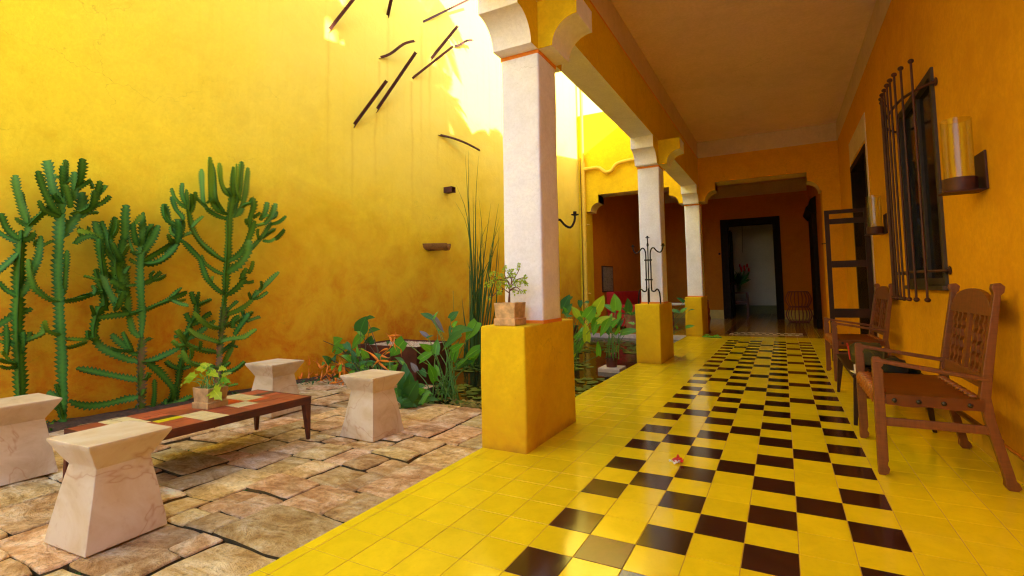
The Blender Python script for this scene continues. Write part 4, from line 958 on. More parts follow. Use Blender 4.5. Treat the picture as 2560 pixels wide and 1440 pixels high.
for a, c in zs: box(b, LX0+.055, LX1-.06, t0+.002, t1-.002, a, c)
obj('leaf_frame', b, M['darkwood'], lf, bevel=.003)
for z0, z1 in ((1.93, 2.0), (1.36, 1.86), (.72, 1.27), (.16, .60)):
    obj('pane', bx(LX0+.05, LX1-.055, ly-.003, ly+.003, z0-.005, z1+.005), M['glass'], lf)
h = B(); tube(h, [(LX0-.0, ly, 1.6), (LX0-.035, ly, 1.6)], .006); ball(h, (LX0-.04, ly, 1.6), .01); obj('handle', h, M['iron'], lf)
rebase(lf, (LX1, ly, 0))

# ceiling
structure('ceiling', bx(-.858, XR+.3, -2.6, 9.80, CT, CT+.12), M['ceil'])
structure('hall_ceiling', bx(-3.4, XR+.3, 9.802, 20.0, CT+.0005, CT+.12), M['ceil'])
# added unseen storey and notched blocks, shaped to cut the sun on the wall
up = thing('sun_blocker_storey', 'yellow parapet over the corridor with added unseen blocks that shape the sunlight', 'building')
b = B(); box(b, -.86, -.45, -2.6, 9.45, CT+.122, 5.0)
box(b, -.449, 2.4, -2.6, 9.85, 5.0, 5.98)
box(b, -.448, -.15, -2.6, .94, 5.982, 9.0)
box(b, -.448, -.15, 1.42, 2.75, 5.982, 8.1)
box(b, -.448, -.15, .9401, 1.4199, 5.982, 6.95); obj('walls', b, M['ochre'], up)
rebase(up, (1, 2, CT+.122))

# ------------------------------------------------------------------ the arcade: beam and columns
bmx0, bmx1, bz = -.86, -.54, 3.20
be = thing('arcade_beam', 'long plastered beam carried by the white columns between courtyard and corridor', 'beam')
obj('beam_body', bx(bmx0, bmx1, -2.6, 9.452, bz, CT), M['ochre'], be)
obj('beam_soffit', bx(bmx0+.002, bmx1-.002, -2.6, 9.44, bz-.004, bz-.0005), M['white'], be)
obj('frieze', bx(bmx1+.0005, bmx1+.005, -2.6, 9.444, CZ+.012, CT-.004), M['cream'], be)
obj('painted_line', bx(bmx1+.0006, bmx1+.006, -2.6, 9.444, CZ, CZ+.0115), M['redline'], be)
obj('painted_line', bx(XR-.006, XR-.0006, -2.6, 9.444, CZ, CZ+.009), M['cream'], be)
rebase(be, (-.7, 2, bz))
def cove(d0, d1, z0, z1, n=10):
    """bracket profile (distance out, height) from the shaft face at 0"""
    r = z1-z0; rd = d1-d0
    return [(d0 + rd*(1-math.cos(math.pi/2*i/n)), z0 + r*math.sin(math.pi/2*i/n)) for i in range(n+1)]
def soft_block(x0, x1, y0, y1, z0, z1, seed=0, n=7):
    """hand-trowelled block with rounded, slightly wavy edges"""
    bm = B(); box(bm, x0, x1, y0, y1, z0, z1)
    bmesh.ops.bevel(bm, geom=[e for e in bm.edges], offset=.014, segments=3, affect='EDGES', profile=.5)
    bmesh.ops.subdivide_edges(bm, edges=[e for e in bm.edges if e.calc_length() > .12], cuts=6, use_grid_fill=True)
    for v in bm.verts:
        if v.co.z > z0+.005 or True:
            p = v.co*2.6 + Vector((seed, 0, 0))
            v.co += Vector((noise.noise(p), noise.noise(p+Vector((7,0,0))), 0 if v.co.z < z0+.01 else noise.noise(p+Vector((0,9,0)))*.6))*.006
    return bm
def column(y0, label, n, faces):
    t = thing('column', label, 'column', (-.70, y0+.43, 0), 0, 'square white columns along the arcade')
    s0, s1 = y0+.315, y0+.635; o = Vector((-.70, y0+.43, 0))
    def put(name, bm, mat, **k):
        bmesh.ops.translate(bm, verts=list(bm.verts), vec=-o); return obj(name, bm, mat, t, **k)
    put('plinth', soft_block(-.872, -.528, y0, y0+.865, -.004 if y0 > 3 else -.08, .815, n), M['ochre'], smooth='all')
    bm = soft_block(-.858, -.542, s0, s1, .80, 2.815, n+3); put('shaft', bm, M['white'], smooth='all')
    put('painted_line', bx(-.863, -.537, s0-.004, s1+.004, .79, .836), M['redline'])
    put('painted_line', bx(-.8605, -.5395, s0-.0005, s1+.0005, 2.805, 2.836), M['redline'])
    core = bx(-.8595, -.5405, s0+.0005, s1-.0005, 2.836, bz-.004)
    cap = put('capital', core, M['ochre'])
    pr = cove(.115, .31, 2.836, 3.03)
    for sg in (-1, 1):
        if sg == 1 and 'back' not in faces: continue
        e = s0 if sg < 0 else s1
        prof = [(e, 2.836)] + [(e+sg*d, z) for d, z in pr] + [(e+sg*.31, bz-.004), (e, bz-.004)]
        bm = B(); prism(bm, prof, 'x', -.8595, -.5405); bmesh.ops.translate(bm, verts=list(bm.verts), vec=-o); obj('bracket', bm, M['ochre'], cap)
        bm = B(); pl = [(e, 2.836-.003)] + [(e+sg*d, z-.003) for d, z in pr] + [(e+sg*.3125, 3.03), (e+sg*.3125, bz-.004)]
        for (a, za), (c, zc) in zip(pl, pl[1:]):
            bm.faces.new([bm.verts.new(p) for p in ((-.8605, a, za), (-.5395, a, za), (-.5395, c, zc), (-.8605, c, zc))])
        bmesh.ops.remove_doubles(bm, verts=list(bm.verts), dist=1e-5); bmesh.ops.translate(bm, verts=list(bm.verts), vec=-o); obj('bracket_soffit', bm, M['white'], cap, smooth=True)
    if 'side' in faces:
        e = -.54
        prof = [(e, 2.836)] + [(e+d, z) for d, z in pr] + [(e+.31, bz-.006), (e, bz-.006)]
        bm = B(); prism(bm, prof, 'y', s0+.0006, s1-.0006); bmesh.ops.translate(bm, verts=list(bm.verts), vec=-o); obj('bracket', bm, M['ochre'], cap)
        bm = B(); pl = [(e, 2.833)] + [(e+d, z-.003) for d, z in pr] + [(e+.3125, 3.03), (e+.3125, bz-.006)]
        for (a, za), (c, zc) in zip(pl, pl[1:]):
            bm.faces.new([bm.verts.new(p) for p in ((a, s0-.0004, za), (a, s1+.0004, za), (c, s1+.0004, zc), (c, s0-.0004, zc))])
        bmesh.ops.remove_doubles(bm, verts=list(bm.verts), dist=1e-5); bmesh.ops.translate(bm, verts=list(bm.verts), vec=-o); obj('bracket_soffit', bm, M['white'], cap, smooth=True)
    return t
column(1.20, 'nearest white column on a yellow plinth with a potted bonsai', 0, ('back', 'side'))
column(5.19, 'middle white column with the iron candelabrum standing on its plinth', 20, ('back', 'side'))
column(9.14, 'farthest white column beside the green sandals, against the end arch', 40, ())

# ------------------------------------------------------------------ the hall beyond
FY = 15.0
fw = thing('hall_far_wall', 'deep orange far wall of the hall pierced by a dark framed doorway', 'wall')
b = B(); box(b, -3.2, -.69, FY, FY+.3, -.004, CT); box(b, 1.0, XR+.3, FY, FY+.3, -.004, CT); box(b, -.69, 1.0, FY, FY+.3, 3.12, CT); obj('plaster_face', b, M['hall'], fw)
b = B(); box(b, -2.4, XR-.31, FY-.005, FY-.0005, CZ, CT-.002); obj('frieze', b, M['cream'], fw)
b = B(); box(b, -2.4, -.70, FY-.010, FY-.0005, .0, .27); box(b, 1.01, XR-.31, FY-.010, FY-.0005, 0, .27); obj('skirting', b, M['skirt'], fw)
rebase(fw, (0, FY+.1, 0))
fd = thing('hall_doorway', 'heavy black door casing around the view into the pale room', 'doorway')
b = B(); box(b, -.692, -.47, FY-.06, FY+.31, 0, 3.12); box(b, .80, 1.002, FY-.06, FY+.31, 0, 3.12); box(b, -.47, .80, FY-.058, FY+.31, 2.92, 3.119); obj('frame', b, M['blackwood'], fd, bevel=.008)
b = B(); box(b, -.47, -.43, FY+.33, FY+1.0, .01, 2.8); obj('door_leaf', b, M['blackwood'], fd, bevel=.004)
rebase(fd, (.15, FY, 0))
rs = thing('hall_side_wall', 'shaded orange side wall of the hall right of the end arch', 'wall')
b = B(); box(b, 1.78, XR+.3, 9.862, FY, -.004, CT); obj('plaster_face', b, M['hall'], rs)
b = B(); prism(b, [(wall_x(9.862), 9.862), (wall_x(15), 15), (wall_x(15, .012), 15), (wall_x(9.862, .012), 9.862)], 'z', -.004, CT); lin = obj('inner_lining', b, M['hall'], yw); lin.location = -yw.location
rebase(rs, (1.9, 12, 0))
ar = thing('side_door_casing', 'dark carved door casing with a moulded cornice, seen edge-on inside the hall', 'doorway')
b = B(); box(b, 1.68, 1.779, 11.7, 13.3, 0, 2.72); obj('casing', b, M['blackwood'], ar, bevel=.01)
b = B(); prism(b, [(1.779, 2.72), (1.66, 2.72), (1.60, 2.80), (1.56, 2.86), (1.62, 2.92), (1.66, 3.05), (1.779, 3.12)], 'y', 11.62, 13.38); obj('cornice', b, M['blackwood'], ar)
b = B(); box(b, 1.665, 1.78, 11.66, 13.34, 0, .22); obj('foot_block', b, M['blackwood'], ar, bevel=.01)
rebase(ar, (1.73, 12.5, 0))
pr_ = thing('pale_room', 'pale plastered room with an olive skirting seen through the far doorway', 'room')
b = B(); box(b, -2.4, 2.2, 18.0, 18.2, -.004, CT); box(b, -2.6, -2.4, FY+.3, 18.2, -.004, CT); box(b, 2.2, 2.4, FY+.3, 18.2, -.004, CT); obj('walls', b, M['grayw'], pr_)
b = B(); box(b, -2.39, 2.19, 17.985, 17.999, 0, .30); obj('skirting', b, M['olive'], pr_)
rebase(pr_, (0, 17, 0))

# ------------------------------------------------------------------ marble stools
def stool(c, s, rz, label, seed):
    t = thing('marble_stool', label, 'stool', (c[0], c[1], PAV_Z+.004), rz, 'hourglass marble stools around the tiled bench')
    bm = B(); h = .455; a = s/2; wst = a*.67; zw = h*.735
    lv = [(a, 0), (a, .004), (wst, zw), (a*1.02, h-.012), (a*1.02, h)]
    rings = []
    for r, z in lv:
        ring = []
        for sx, sy in ((-1,-1),(1,-1),(1,1),(-1,1)): ring.append(bm.verts.new((sx*r, sy*r*.94, z)))
        rings.append(ring)
    for p, q in zip(rings, rings[1:]):
        for i in range(4): bm.faces.new((p[i], p[(i+1)%4], q[(i+1)%4], q[i]))
    bm.faces.new(rings[0][::-1]); bm.faces.new(rings[-1])
    bmesh.ops.subdivide_edges(bm, edges=[e for e in bm.edges if e.calc_length() > .05], cuts=5, use_grid_fill=True)
    for v in bm.verts:
        n = noise.noise(v.co*9+Vector((seed*5, 0, 0))); m = noise.noise(v.co*38+Vector((seed*5, 3, 0)))
        edge = min(abs(abs(v.co.x)-abs(v.co.y)/.94)*20, 1)
        v.co += Vector((v.co.x, v.co.y, 0)).normalized()*(n*.0018 + (min(0, m)*.006 if edge < .3 else 0))
    o = obj('body', bm, M['marble'], t, smooth=True, bevel=.0025)
    return t
stool((-1.84, -.475), .345, math.radians(3), 'nearest marble stool with warm cream sides, in front of the bench end', 1)
stool((-1.868, 1.21), .345, math.radians(-2), 'marble stool beside the pond planting, nearest the yellow column plinth', 2)
stool((-3.235, 1.36), .355, math.radians(2), 'marble stool by the yellow wall behind the far end of the bench', 3)
stool((-3.285, -.375), .36, math.radians(-1), 'pinkish marble stool cut off by the left edge of the photo', 4)

# ------------------------------------------------------------------ tiled bench
random.seed(31)
X0b, X1b, Y0b, Y1b, Zb = -2.83, -2.20, -.29, .92, .288
bn = thing('tiled_bench', 'low rusted steel bench topped with red, cream and yellow tiles', 'bench')
b = B()
box(b, X0b, X1b, Y0b, Y1b, Zb-.052, Zb-.012)
obj('frame', b, M['rustbox'], bn, bevel=.003)
b = B(); e = .008
box(b, X0b, X1b, Y0b, Y0b+e, Zb-.0119, Zb+.001); box(b, X0b, X1b, Y1b-e, Y1b, Zb-.0119, Zb+.001); box(b, X0b, X0b+e, Y0b+e, Y1b-e, Zb-.0119, Zb+.001); box(b, X1b-e, X1b, Y0b+e, Y1b-e, Zb-.0119, Zb+.001)
obj('rim', b, M['rustbox'], bn)
obj('grout', bx(X0b+e, X1b-e, Y0b+e, Y1b-e, Zb-.0118, Zb-.0025), M['tilegrout'], bn)
nx, ny = 4, 8
tw, th = (X1b-X0b-2*e)/nx, (Y1b-Y0b-2*e)/ny
R_ = 'r'; cols = {}
cream = {(0,1),(1,1),(2,3),(3,3),(1,6),(0,6),(2,5)}; half = {(1,2):'tc4',(2,2):'tc3x'}
for i in range(nx):
    for j in range(ny):
        x0 = X0b+e+i*tw; y0 = Y0b+e+j*th; g = .0022
        def tl(xa, xb_, ya, yb, m):
            t = B(); box(t, xa+g, xb_-g, ya+g, yb-g, Zb-.0024, Zb+random.uniform(0, .0012)); obj('tile', t, M[m], bn, bevel=.0015)
        if (i, j) in cream:
            # cracked cream tile laid in four pieces
            sx = x0+tw*random.uniform(.35, .65); sy = y0+th*random.uniform(.35, .65)
            for q in ((x0, sx, y0, sy), (sx, x0+tw, y0, sy), (x0, sx, sy, y0+th), (sx, x0+tw, sy, y0+th)): tl(*q, 'tc2')
        elif (i, j) == (2, 2): tl(x0, x0+tw/2, y0, y0+th, 'tc4'); tl(x0+tw/2, x0+tw, y0, y0+th, 'tc1')
        elif (i, j) == (1, 2): tl(x0, x0+tw/2, y0, y0+th, 'tc1'); tl(x0+tw/2, x0+tw, y0, y0+th, 'tc3')
        elif (i, j) in ((0, 7),): tl(x0, x0+tw, y0, y0+th, 'tc1')
        elif (i, j) == (1, 7): tl(x0, x0+tw/2, y0, y0+th, 'tc3'); tl(x0+tw/2, x0+tw, y0, y0+th, 'tc1')
        elif (i, j) in ((2, 6),): tl(x0, x0+tw/2, y0, y0+th, 'tc5'); tl(x0+tw/2, x0+tw, y0, y0+th, 'tc1')
        elif (i, j) == (1, 5): tl(x0, x0+tw, y0, y0+th, 'tc5')
        else: tl(x0, x0+tw, y0, y0+th, 'tc1')
for sx in (0, 1):
    for sy in (0, 1):
        x = X1b if sx else X0b; y = Y1b if sy else Y0b; dx = -1 if sx else 1; dy = -1 if sy else 1
        b = B(); zt_ = Zb-.052; zb_ = PAV_Z+.004
        w0, w1 = .048, .022; v = []
        for w_, z in ((w1, zb_), (w0, zt_)):
            for p in ((0,0),(w_,0),(w_,w_),(0,w_)): v.append(b.verts.new((x+dx*(p[0]+.002), y+dy*(p[1]+.002), z)))
        for f in ((0,1,2,3),(7,6,5,4),(0,4,5,1),(1,5,6,2),(2,6,7,3),(3,7,4,0)): b.faces.new([v[i] for i in f])
        obj('leg', b, M['rustbox'], bn, bevel=.002)
rebase(bn, ((X0b+X1b)/2, (Y0b+Y1b)/2, PAV_Z))

# ------------------------------------------------------------------ leaves
def leaf_geo(bm, b, t, wr, roll=0, n=7, droop=.12, lobed=False, heart=True, uvl=None):
    b = Vector(b); t = Vector(t); ax = t-b; L = ax.length
    if L < 1e-5: return
    ax.normalize(); nrm = Vector((.55, -.65, .55)).normalized()
    nrm = (nrm - ax*nrm.dot(ax)).normalized(); side = ax.cross(nrm)
    q = Matrix.Rotation(math.radians(roll), 3, ax); nrm = q @ nrm; side = q @ side
    rows = []; W = L*wr/2
    for i in range(n+1):
        s = i/n
        if heart: w_ = W*(math.sin(PI*min(1, (s*.86+.14)**.72)))**.85 if s < 1 else 0
        else: w_ = W*math.sin(PI*(s*.94+.06)**.85)**.8 if s < 1 else 0
        w_ = max(w_, .0006)
        if lobed and i % 2: w_ *= .55
        p = b + ax*(L*s) - Vector((0,0,1))*(droop*L*s*s*.6) - nrm*(0) + nrm*(droop*L*.35*math.sin(PI*s))
        back = ax*(-.10*L) if (heart and i == 0) else Vector((0,0,0))
        wav = .05*L*math.sin(s*9+b.x*40)*.5
        rows.append((bm.verts.new(p+side*w_+nrm*(.22*w_+wav*.4)+back), bm.verts.new(p), bm.verts.new(p-side*w_+nrm*(.22*w_-wav*.3)+back), s))
    uv = bm.loops.layers.uv.verify()
    for a, c in zip(rows, rows[1:]):
        for (i, j, u0, u1) in ((0, 1, 0, .5), (1, 2, .5, 1)):
            f = bm.faces.new((a[i], a[j], c[j], c[i]))
            for lp, uvc in zip(f.loops, ((u0, a[3]), (u1, a[3]), (u1, c[3]), (u0, c[3]))): lp[uv].uv = uvc
            f.smooth = True
def lobj(name, bm, mat, parent): return obj(name, bm, mat, parent, smooth='all')
def parse(s): return [tuple(float(v) for v in q.split()) for q in s.split(';')]
random.seed(3)
def leafy(key, name, label, cat, root_pts, mats, stemmat='stem', stem_r=.0045, lobed=False, droop=.12, group=None, heart=True, base=None, nseg=7):
    r = thing(name, label, cat, group=group)
    for k, v in enumerate(parse(LEAF[key])):
        bp = Vector(v[0:3])/1000; tp = Vector(v[3:6])/1000
        bm = B(); leaf_geo(bm, bp, tp, v[6], v[7]+random.uniform(-14, 14), lobed=lobed, droop=droop, heart=heart, n=nseg)
        m = random.choice(mats); lobj('leaf', bm, M[m], r)
        rp = Vector(random.choice(root_pts)); rp += Vector((random.uniform(-.05,.05), random.uniform(-.05,.05), 0))
        mid = rp.lerp(bp, .5); mid.z += .12*(bp-rp).length*(.6 if bp.z > rp.z else .3); mid += Vector((rp.x-bp.x, rp.y-bp.y, 0))*.12
        bm = B(); P = smooth_path([rp, mid, bp], 9); tube(bm, P, [stem_r*(1.5-.9*i/8) for i in range(9)], 5)
        obj('stalk', bm, M[stemmat], r, smooth='all')
    base = base or root_pts[0]
    return rebase(r, base)
leafy('arrow_left', 'arrowhead_plant', 'leggy plant with paddle leaves between the wall and the gravel planter', 'plant', [(-3.55,2.75,-.08),(-3.3,2.6,-.05),(-3.75,2.9,-.08),(-3.0,2.5,-.05)], ['leaf','leaf','leafdark'], 'stemdark')
leafy('arrow_mid', 'arrowhead_plant', 'tall arrow-leaved pond plant leaning towards the column plinth', 'plant', [(-2.35,2.55,-.11),(-2.1,2.6,-.11),(-2.25,2.7,-.11)], ['leaf','leaf','leafdark','leafgrey'])
leafy('arrow_pond', 'arrowhead_plant', 'bright green pond plant standing just right of the nearest column', 'plant', [(-1.42,3.85,-.12),(-1.36,3.95,-.12),(-1.50,3.95,-.12)], ['leaf','leaf','leafyoung'])
leafy('arrow_far', 'arrowhead_plant', 'arrow-leaved plant in a round pot left of the middle column', 'plant', [(-1.20,5.0,.06),(-1.16,5.04,.06)], ['leaf','leaf','leafdark'])
leafy('arrow_end', 'arrowhead_plant', 'thin-stemmed plant between the middle and farthest columns', 'plant', [(-1.22,8.3,-.12),(-1.16,8.35,-.12)], ['leaf','leafdark'])
leafy('pipe_leaf', 'broadleaf_plant', 'dark round-leaved plant in front of the yellow drainpipe', 'plant', [(-2.45,6.6,-.12),(-2.3,6.6,-.12)], ['leafdark'])
leafy('philodendron', 'philodendron', 'dense dark split-leaf plant spilling over the paving beside the stool', 'plant', [(-2.22,2.05,-.03),(-2.18,2.1,-.03)], ['leafdark','leafdark','leaf'], lobed=False, droop=.2)
def extra_leaves(root, n, c, s, lo, hi, mats, droop=.25, wr=.5):
    for _ in range(n):
        a = random.uniform(0, 2*PI); el = random.uniform(-.2, 1.1); L = random.uniform(lo, hi)
        d = Vector((math.cos(a)*math.cos(el), math.sin(a)*math.cos(el), math.sin(el)))
        p = Vector(c) + Vector((random.gauss(0, s), random.gauss(0, s), abs(random.gauss(0, s*1.2))))
        bm = B(); leaf_geo(bm, p, p+d*L, wr*random.uniform(.7, 1.2), random.uniform(-40, 40), droop=droop); o = lobj('leaf', bm, M[random.choice(mats)], root); o.location -= root.location
ph = bpy.data.objects['philodendron']; extra_leaves(ph, 20, (-2.2, 2.08, .0), .06, .10, .20, ['leafdark','leafdark','leaf'])
extra_leaves(bpy.data.objects['arrowhead_plant'], 26, (-3.5, 2.75, .0), .18, .08, .16, ['leaf','leafdark'])

def tall_leaves(root, n, c, spread, zlo, zhi, Llo, Lhi, mats, lean=(0,0), wr=(.34,.5), r=.0045):
    for _ in range(n):
        a = random.uniform(0, 2*PI); rp = Vector((c[0]+random.gauss(0,.05), c[1]+random.gauss(0,.05), c[2])); k = random.random()**.6*spread
        z = random.uniform(zlo, zhi); bp = Vector((c[0]+math.cos(a)*k+lean[0]*z, c[1]+math.sin(a)*k+lean[1]*z, z))
        d = Vector((math.cos(a)*.45+random.gauss(0,.25)+lean[0], math.sin(a)*.35+random.gauss(0,.2), random.uniform(.25, 1.1))).normalized(); L = random.uniform(Llo, Lhi)
        bm = B(); leaf_geo(bm, bp, bp+d*L, random.uniform(*wr), random.uniform(-50,50), droop=random.uniform(.1,.4), n=8); o = lobj('leaf', bm, M[random.choice(mats)], root); o.location -= root.location
        mid = rp.lerp(bp, .55); mid.x -= .3*(bp.x-rp.x); mid.y -= .3*(bp.y-rp.y)
        bm = B(); P = smooth_path([rp, mid, bp], 9); tube(bm, P, [r*(1.5-.9*i/8) for i in range(9)], 5); o = obj('stalk', bm, M['stem'], root, smooth='all'); o.location -= root.location
ap = [o for o in bpy.data.objects if o.name.startswith('arrowhead_plant')]; ap.sort(key=lambda o: o.name)
tall_leaves(ap[2], 15, (-1.42, 3.92, -.12), .20, .10, .55, .13, .24, ['leaf','leaf','leafyoung'])
tall_leaves(ap[3], 8, (-1.18, 5.02, .06), .14, .30, .62, .14, .22, ['leaf','leafdark'])
tall_leaves(ap[1], 10, (-2.25, 2.65, -.11), .26, .10, .50, .14, .26, ['leaf','leaf'], lean=(.25,0))
tall_leaves(ap[0], 10, (-3.45, 2.80, -.08), .34, .05, .38, .12, .2, ['leaf','leaf','leafdark'])
tall_leaves(ap[4], 4, (-1.18, 8.35, -.12), .10, .2, .5, .10, .15, ['leaf'])
for (c, n, nm) in (((-1.15, 3.15, -.11), 0, ''),):
    pass
# heliconia with orange bracts
hp = thing('heliconia', 'orange flowering heliconia sprawling on the paving by the pond', 'flowering plant')
random.seed(9)
for key, mids in (('heliconia_a', None), ('heliconia_b', None)):
    L_ = parse(LEAF[key]); cen = []
    if key == 'heliconia_a':
        L_ = L_ + [tuple([v[0]+dx, v[1]+dy, max(10, v[2]+dz), v[3]+dx+random.uniform(-25,25), v[4]+dy, max(5, v[5]+dz+random.uniform(-30,30)), v[6], v[7]]) for v in L_ for dx, dy, dz in [(random.uniform(-90,60), random.uniform(-60,160), random.uniform(-30,60))] if random.random() < .6]
    for v in L_:
        bp = Vector(v[0:3])/1000; tp = Vector(v[3:6])/1000; tp = bp+(tp-bp)*1.2; cen.append(bp)
        ax = tp-bp; L = ax.length; n = 8; bm = B()
        side = ax.normalized().cross(Vector((.5,-.6,.5))).normalized()
        P = [bp + ax*(i/n) + side*(.06*L*math.sin(PI*i/n)) + Vector((0,0,-.08*L*(i/n)**2)) for i in range(n+1)]
        r0 = min(.012, L*v[6]*.40)
        tube(bm, P, [max(.0008, r0*(.55+.9*math.sin(PI*min(1,i/n*1.5+.1)))*(1-i/n)**.7) for i in range(n+1)], 7)
        obj('bract', bm, M['bract'], hp, smooth='all')
    cen.sort(key=lambda p: p.x)
    bm = B(); P = smooth_path([c + Vector((0,0,.004*(-1)**i)) for i, c in enumerate(cen[::2])], 24); tube(bm, P, .0045, 6); obj('flower_stem', bm, M['bract'], hp, smooth='all')
for (a, c, d) in (((-2.7,2.15,-.02),(-3.0,2.3,.05),(-3.3,2.5,.08)), ((-2.55,2.2,-.02),(-2.9,2.35,.10),(-3.2,2.6,.20)), ((-2.5,2.2,-.02),(-2.7,2.3,.14),(-2.85,2.45,.30)), ((-2.6,2.1,-.01),(-2.8,2.2,.02),(-3.1,2.4,.0))):
    bm = B(); tube(bm, smooth_path([a, c, d], 10), .007, 6); obj('stalk', bm, M['stem'], hp, smooth='all')
rebase(hp, (-2.6, 2.2, -.03))
extra_leaves(hp, 16, (-2.95, 2.5, .02), .14, .14, .24, ['leaf','leaf','leafdark'], wr=.42)

# cattail reeds
rd = thing('cattail_reeds', 'tall thin dark green reeds rising against the yellow wall', 'reeds')
for s in REEDS.split('|'):
    pts = [Vector(p)/1000 for p in parse(s)]
    for q in ((0, 1) if random.random() < .45 else (0,)):
        P = smooth_path(pts if q == 0 else [p + Vector((random.uniform(-.05,.05)*i/2, random.uniform(-.05,.05), -.09*i)) for i, p in enumerate(pts)], 14)
        P[0].z = -.2
        bm = B(); prev = None; uv = bm.loops.layers.uv.verify()
        sd = Vector((random.uniform(.5, 1), random.uniform(.1, .8), 0)).normalized(); n2 = sd.cross(Vector((0,0,1)))
        for i, p in enumerate(P):
            w_ = (.0085 if q == 0 else .006)*min(1, (1-i/13)*2.2)+.0006
            cur = (bm.verts.new(p+sd*w_), bm.verts.new(p+n2*.003), bm.verts.new(p-sd*w_), bm.verts.new(p-n2*.003))
            if prev:
                for k in range(4):
                    f = bm.faces.new((prev[k], prev[(k+1)%4], cur[(k+1)%4], cur[k])); f.smooth = True
            prev = cur
        obj('blade', bm, M['reed'], rd)
sp = B(); pts = smooth_path([Vector(p)/1000 for p in parse('-3560 4650 100;-3590 4650 700;-3600 4650 1050')], 10); tube(sp, pts, .003, 5)
obj('stalk', sp, M['stem'], rd, smooth='all')
rebase(rd, (-3.5, 4.8, -.12))

# lily pads
random.seed(77)
pads = B()
placed = []
for _ in range(5200):
    x = random.uniform(-4.0, -.95); y = random.uniform(2.35, 9.1)
    if x < wall_x(y)+.1: continue
    if noise.noise(Vector((x*.9, y*.9, 4))) < -.12 - (0 if x < -1.9 else -.14): continue
    if -3.95 < x < -2.92 and 2.98 < y < 3.75: continue
    r = random.uniform(.032, .085)
    if any((x-a)**2+(y-c)**2 < (r+q)**2*.62 for a, c, q in placed): continue
    placed.append((x, y, r)); n = 14; z = -.0975+random.uniform(0, .004); a0 = random.uniform(0, 2*PI); tl_ = random.uniform(-.10, .10)
    cv = pads.verts.new((x, y, z)); ring = []
    for k in range(n):
        a = a0+.14+(2*PI-.28)*k/(n-1); ring.append(pads.verts.new((x+math.cos(a)*r, y+math.sin(a)*r*.94, z+.002+max(0, math.cos(a-a0)*tl_*r)+.004*abs(noise.noise(Vector((x*9, y*9, k)))))))
    for k in range(n-1): pads.faces.new((cv, ring[k], ring[k+1]))
    if len(placed) > 620: break
o = obj('lily_pads', pads, M['pad'], kind='stuff', smooth='all'); tag(o, 'round green lily pads floating over the dark pond', 'lily pads')
def lily(x, y, z, label):
    t = thing('water_lily', label, 'flower', (x, y, z))
    for ring, (n, L, el) in enumerate(((8, .05, .35), (7, .042, .8), (5, .03, 1.2))):
        for k in range(n):
            a = 2*PI*k/n+ring*.4; d = Vector((math.cos(a)*math.cos(el), math.sin(a)*math.cos(el), math.sin(el)))
            bm = B(); leaf_geo(bm, d*.005, d*L, .42, 0, n=4, droop=-.1, heart=False); lobj('petal', bm, M['pink'], t)
lily(-1.66, 6.6, -.09, 'pink water lily open on the dark pond left of the middle column')
# dead leaves and weeds at the pond rim
random.seed(8); lt = B()
for _ in range(230):
    x = random.gauss(-1.62, .20); y = 2.26+random.gauss(0, .055); z = -.055+abs(random.gauss(0, .022)); a = random.uniform(0, 2*PI); L = random.uniform(.03, .075)
    leaf_geo(lt, (x, y, z), (x+math.cos(a)*L, y+math.sin(a)*L*.5, z+random.uniform(-.01, .035)), .33, random.uniform(-60, 60), n=3)
o = obj('leaf_litter', lt, [M['litter']], kind='stuff'); tag(o, 'dry yellow-green leaf litter along the pond rim', 'leaf litter')
wd = B()
for _ in range(620):
    y = random.uniform(-1.2, 2.9); x = wall_x(y) + abs(random.gauss(0, .16)); z = -.03; a = random.uniform(0, 2*PI); L = random.uniform(.02, .06)
    if noise.noise(Vector((y*2.3, 1, 0))) < -.05: continue
    leaf_geo(wd, (x, y, z), (x+math.cos(a)*L*.6, y+math.sin(a)*L*.6, z+L*random.uniform(.2, .9)), .4, random.uniform(-60, 60), n=3)
o = obj('weeds', wd, M['leafdark'], kind='stuff'); tag(o, 'low weeds in the soil strip under the yellow wall', 'weeds')
gs = B()
for _ in range(420):
    r = random.choice(rects); e = random.random()
    x, y = (r[0], random.uniform(r[2], r[3])) if random.random() < .5 else (random.uniform(r[0], r[1]), r[2])
    if noise.noise(Vector((x*1.6, y*1.6, 9))) < .12: continue
    x, y = warp(x, y)
    for q in range(3):
        a = random.uniform(0, 2*PI); L = random.uniform(.008, .02); leaf_geo(gs, (x+random.uniform(-.006,.006), y+random.uniform(-.006,.006), PAV_Z-.03), (x+math.cos(a)*L, y+math.sin(a)*L, PAV_Z-.012+L*.4), .5, 0, n=2)
o = obj('joint_moss', gs, M['leafdark'], kind='stuff'); tag(o, 'tiny moss and sprouts in the paving joints', 'moss')

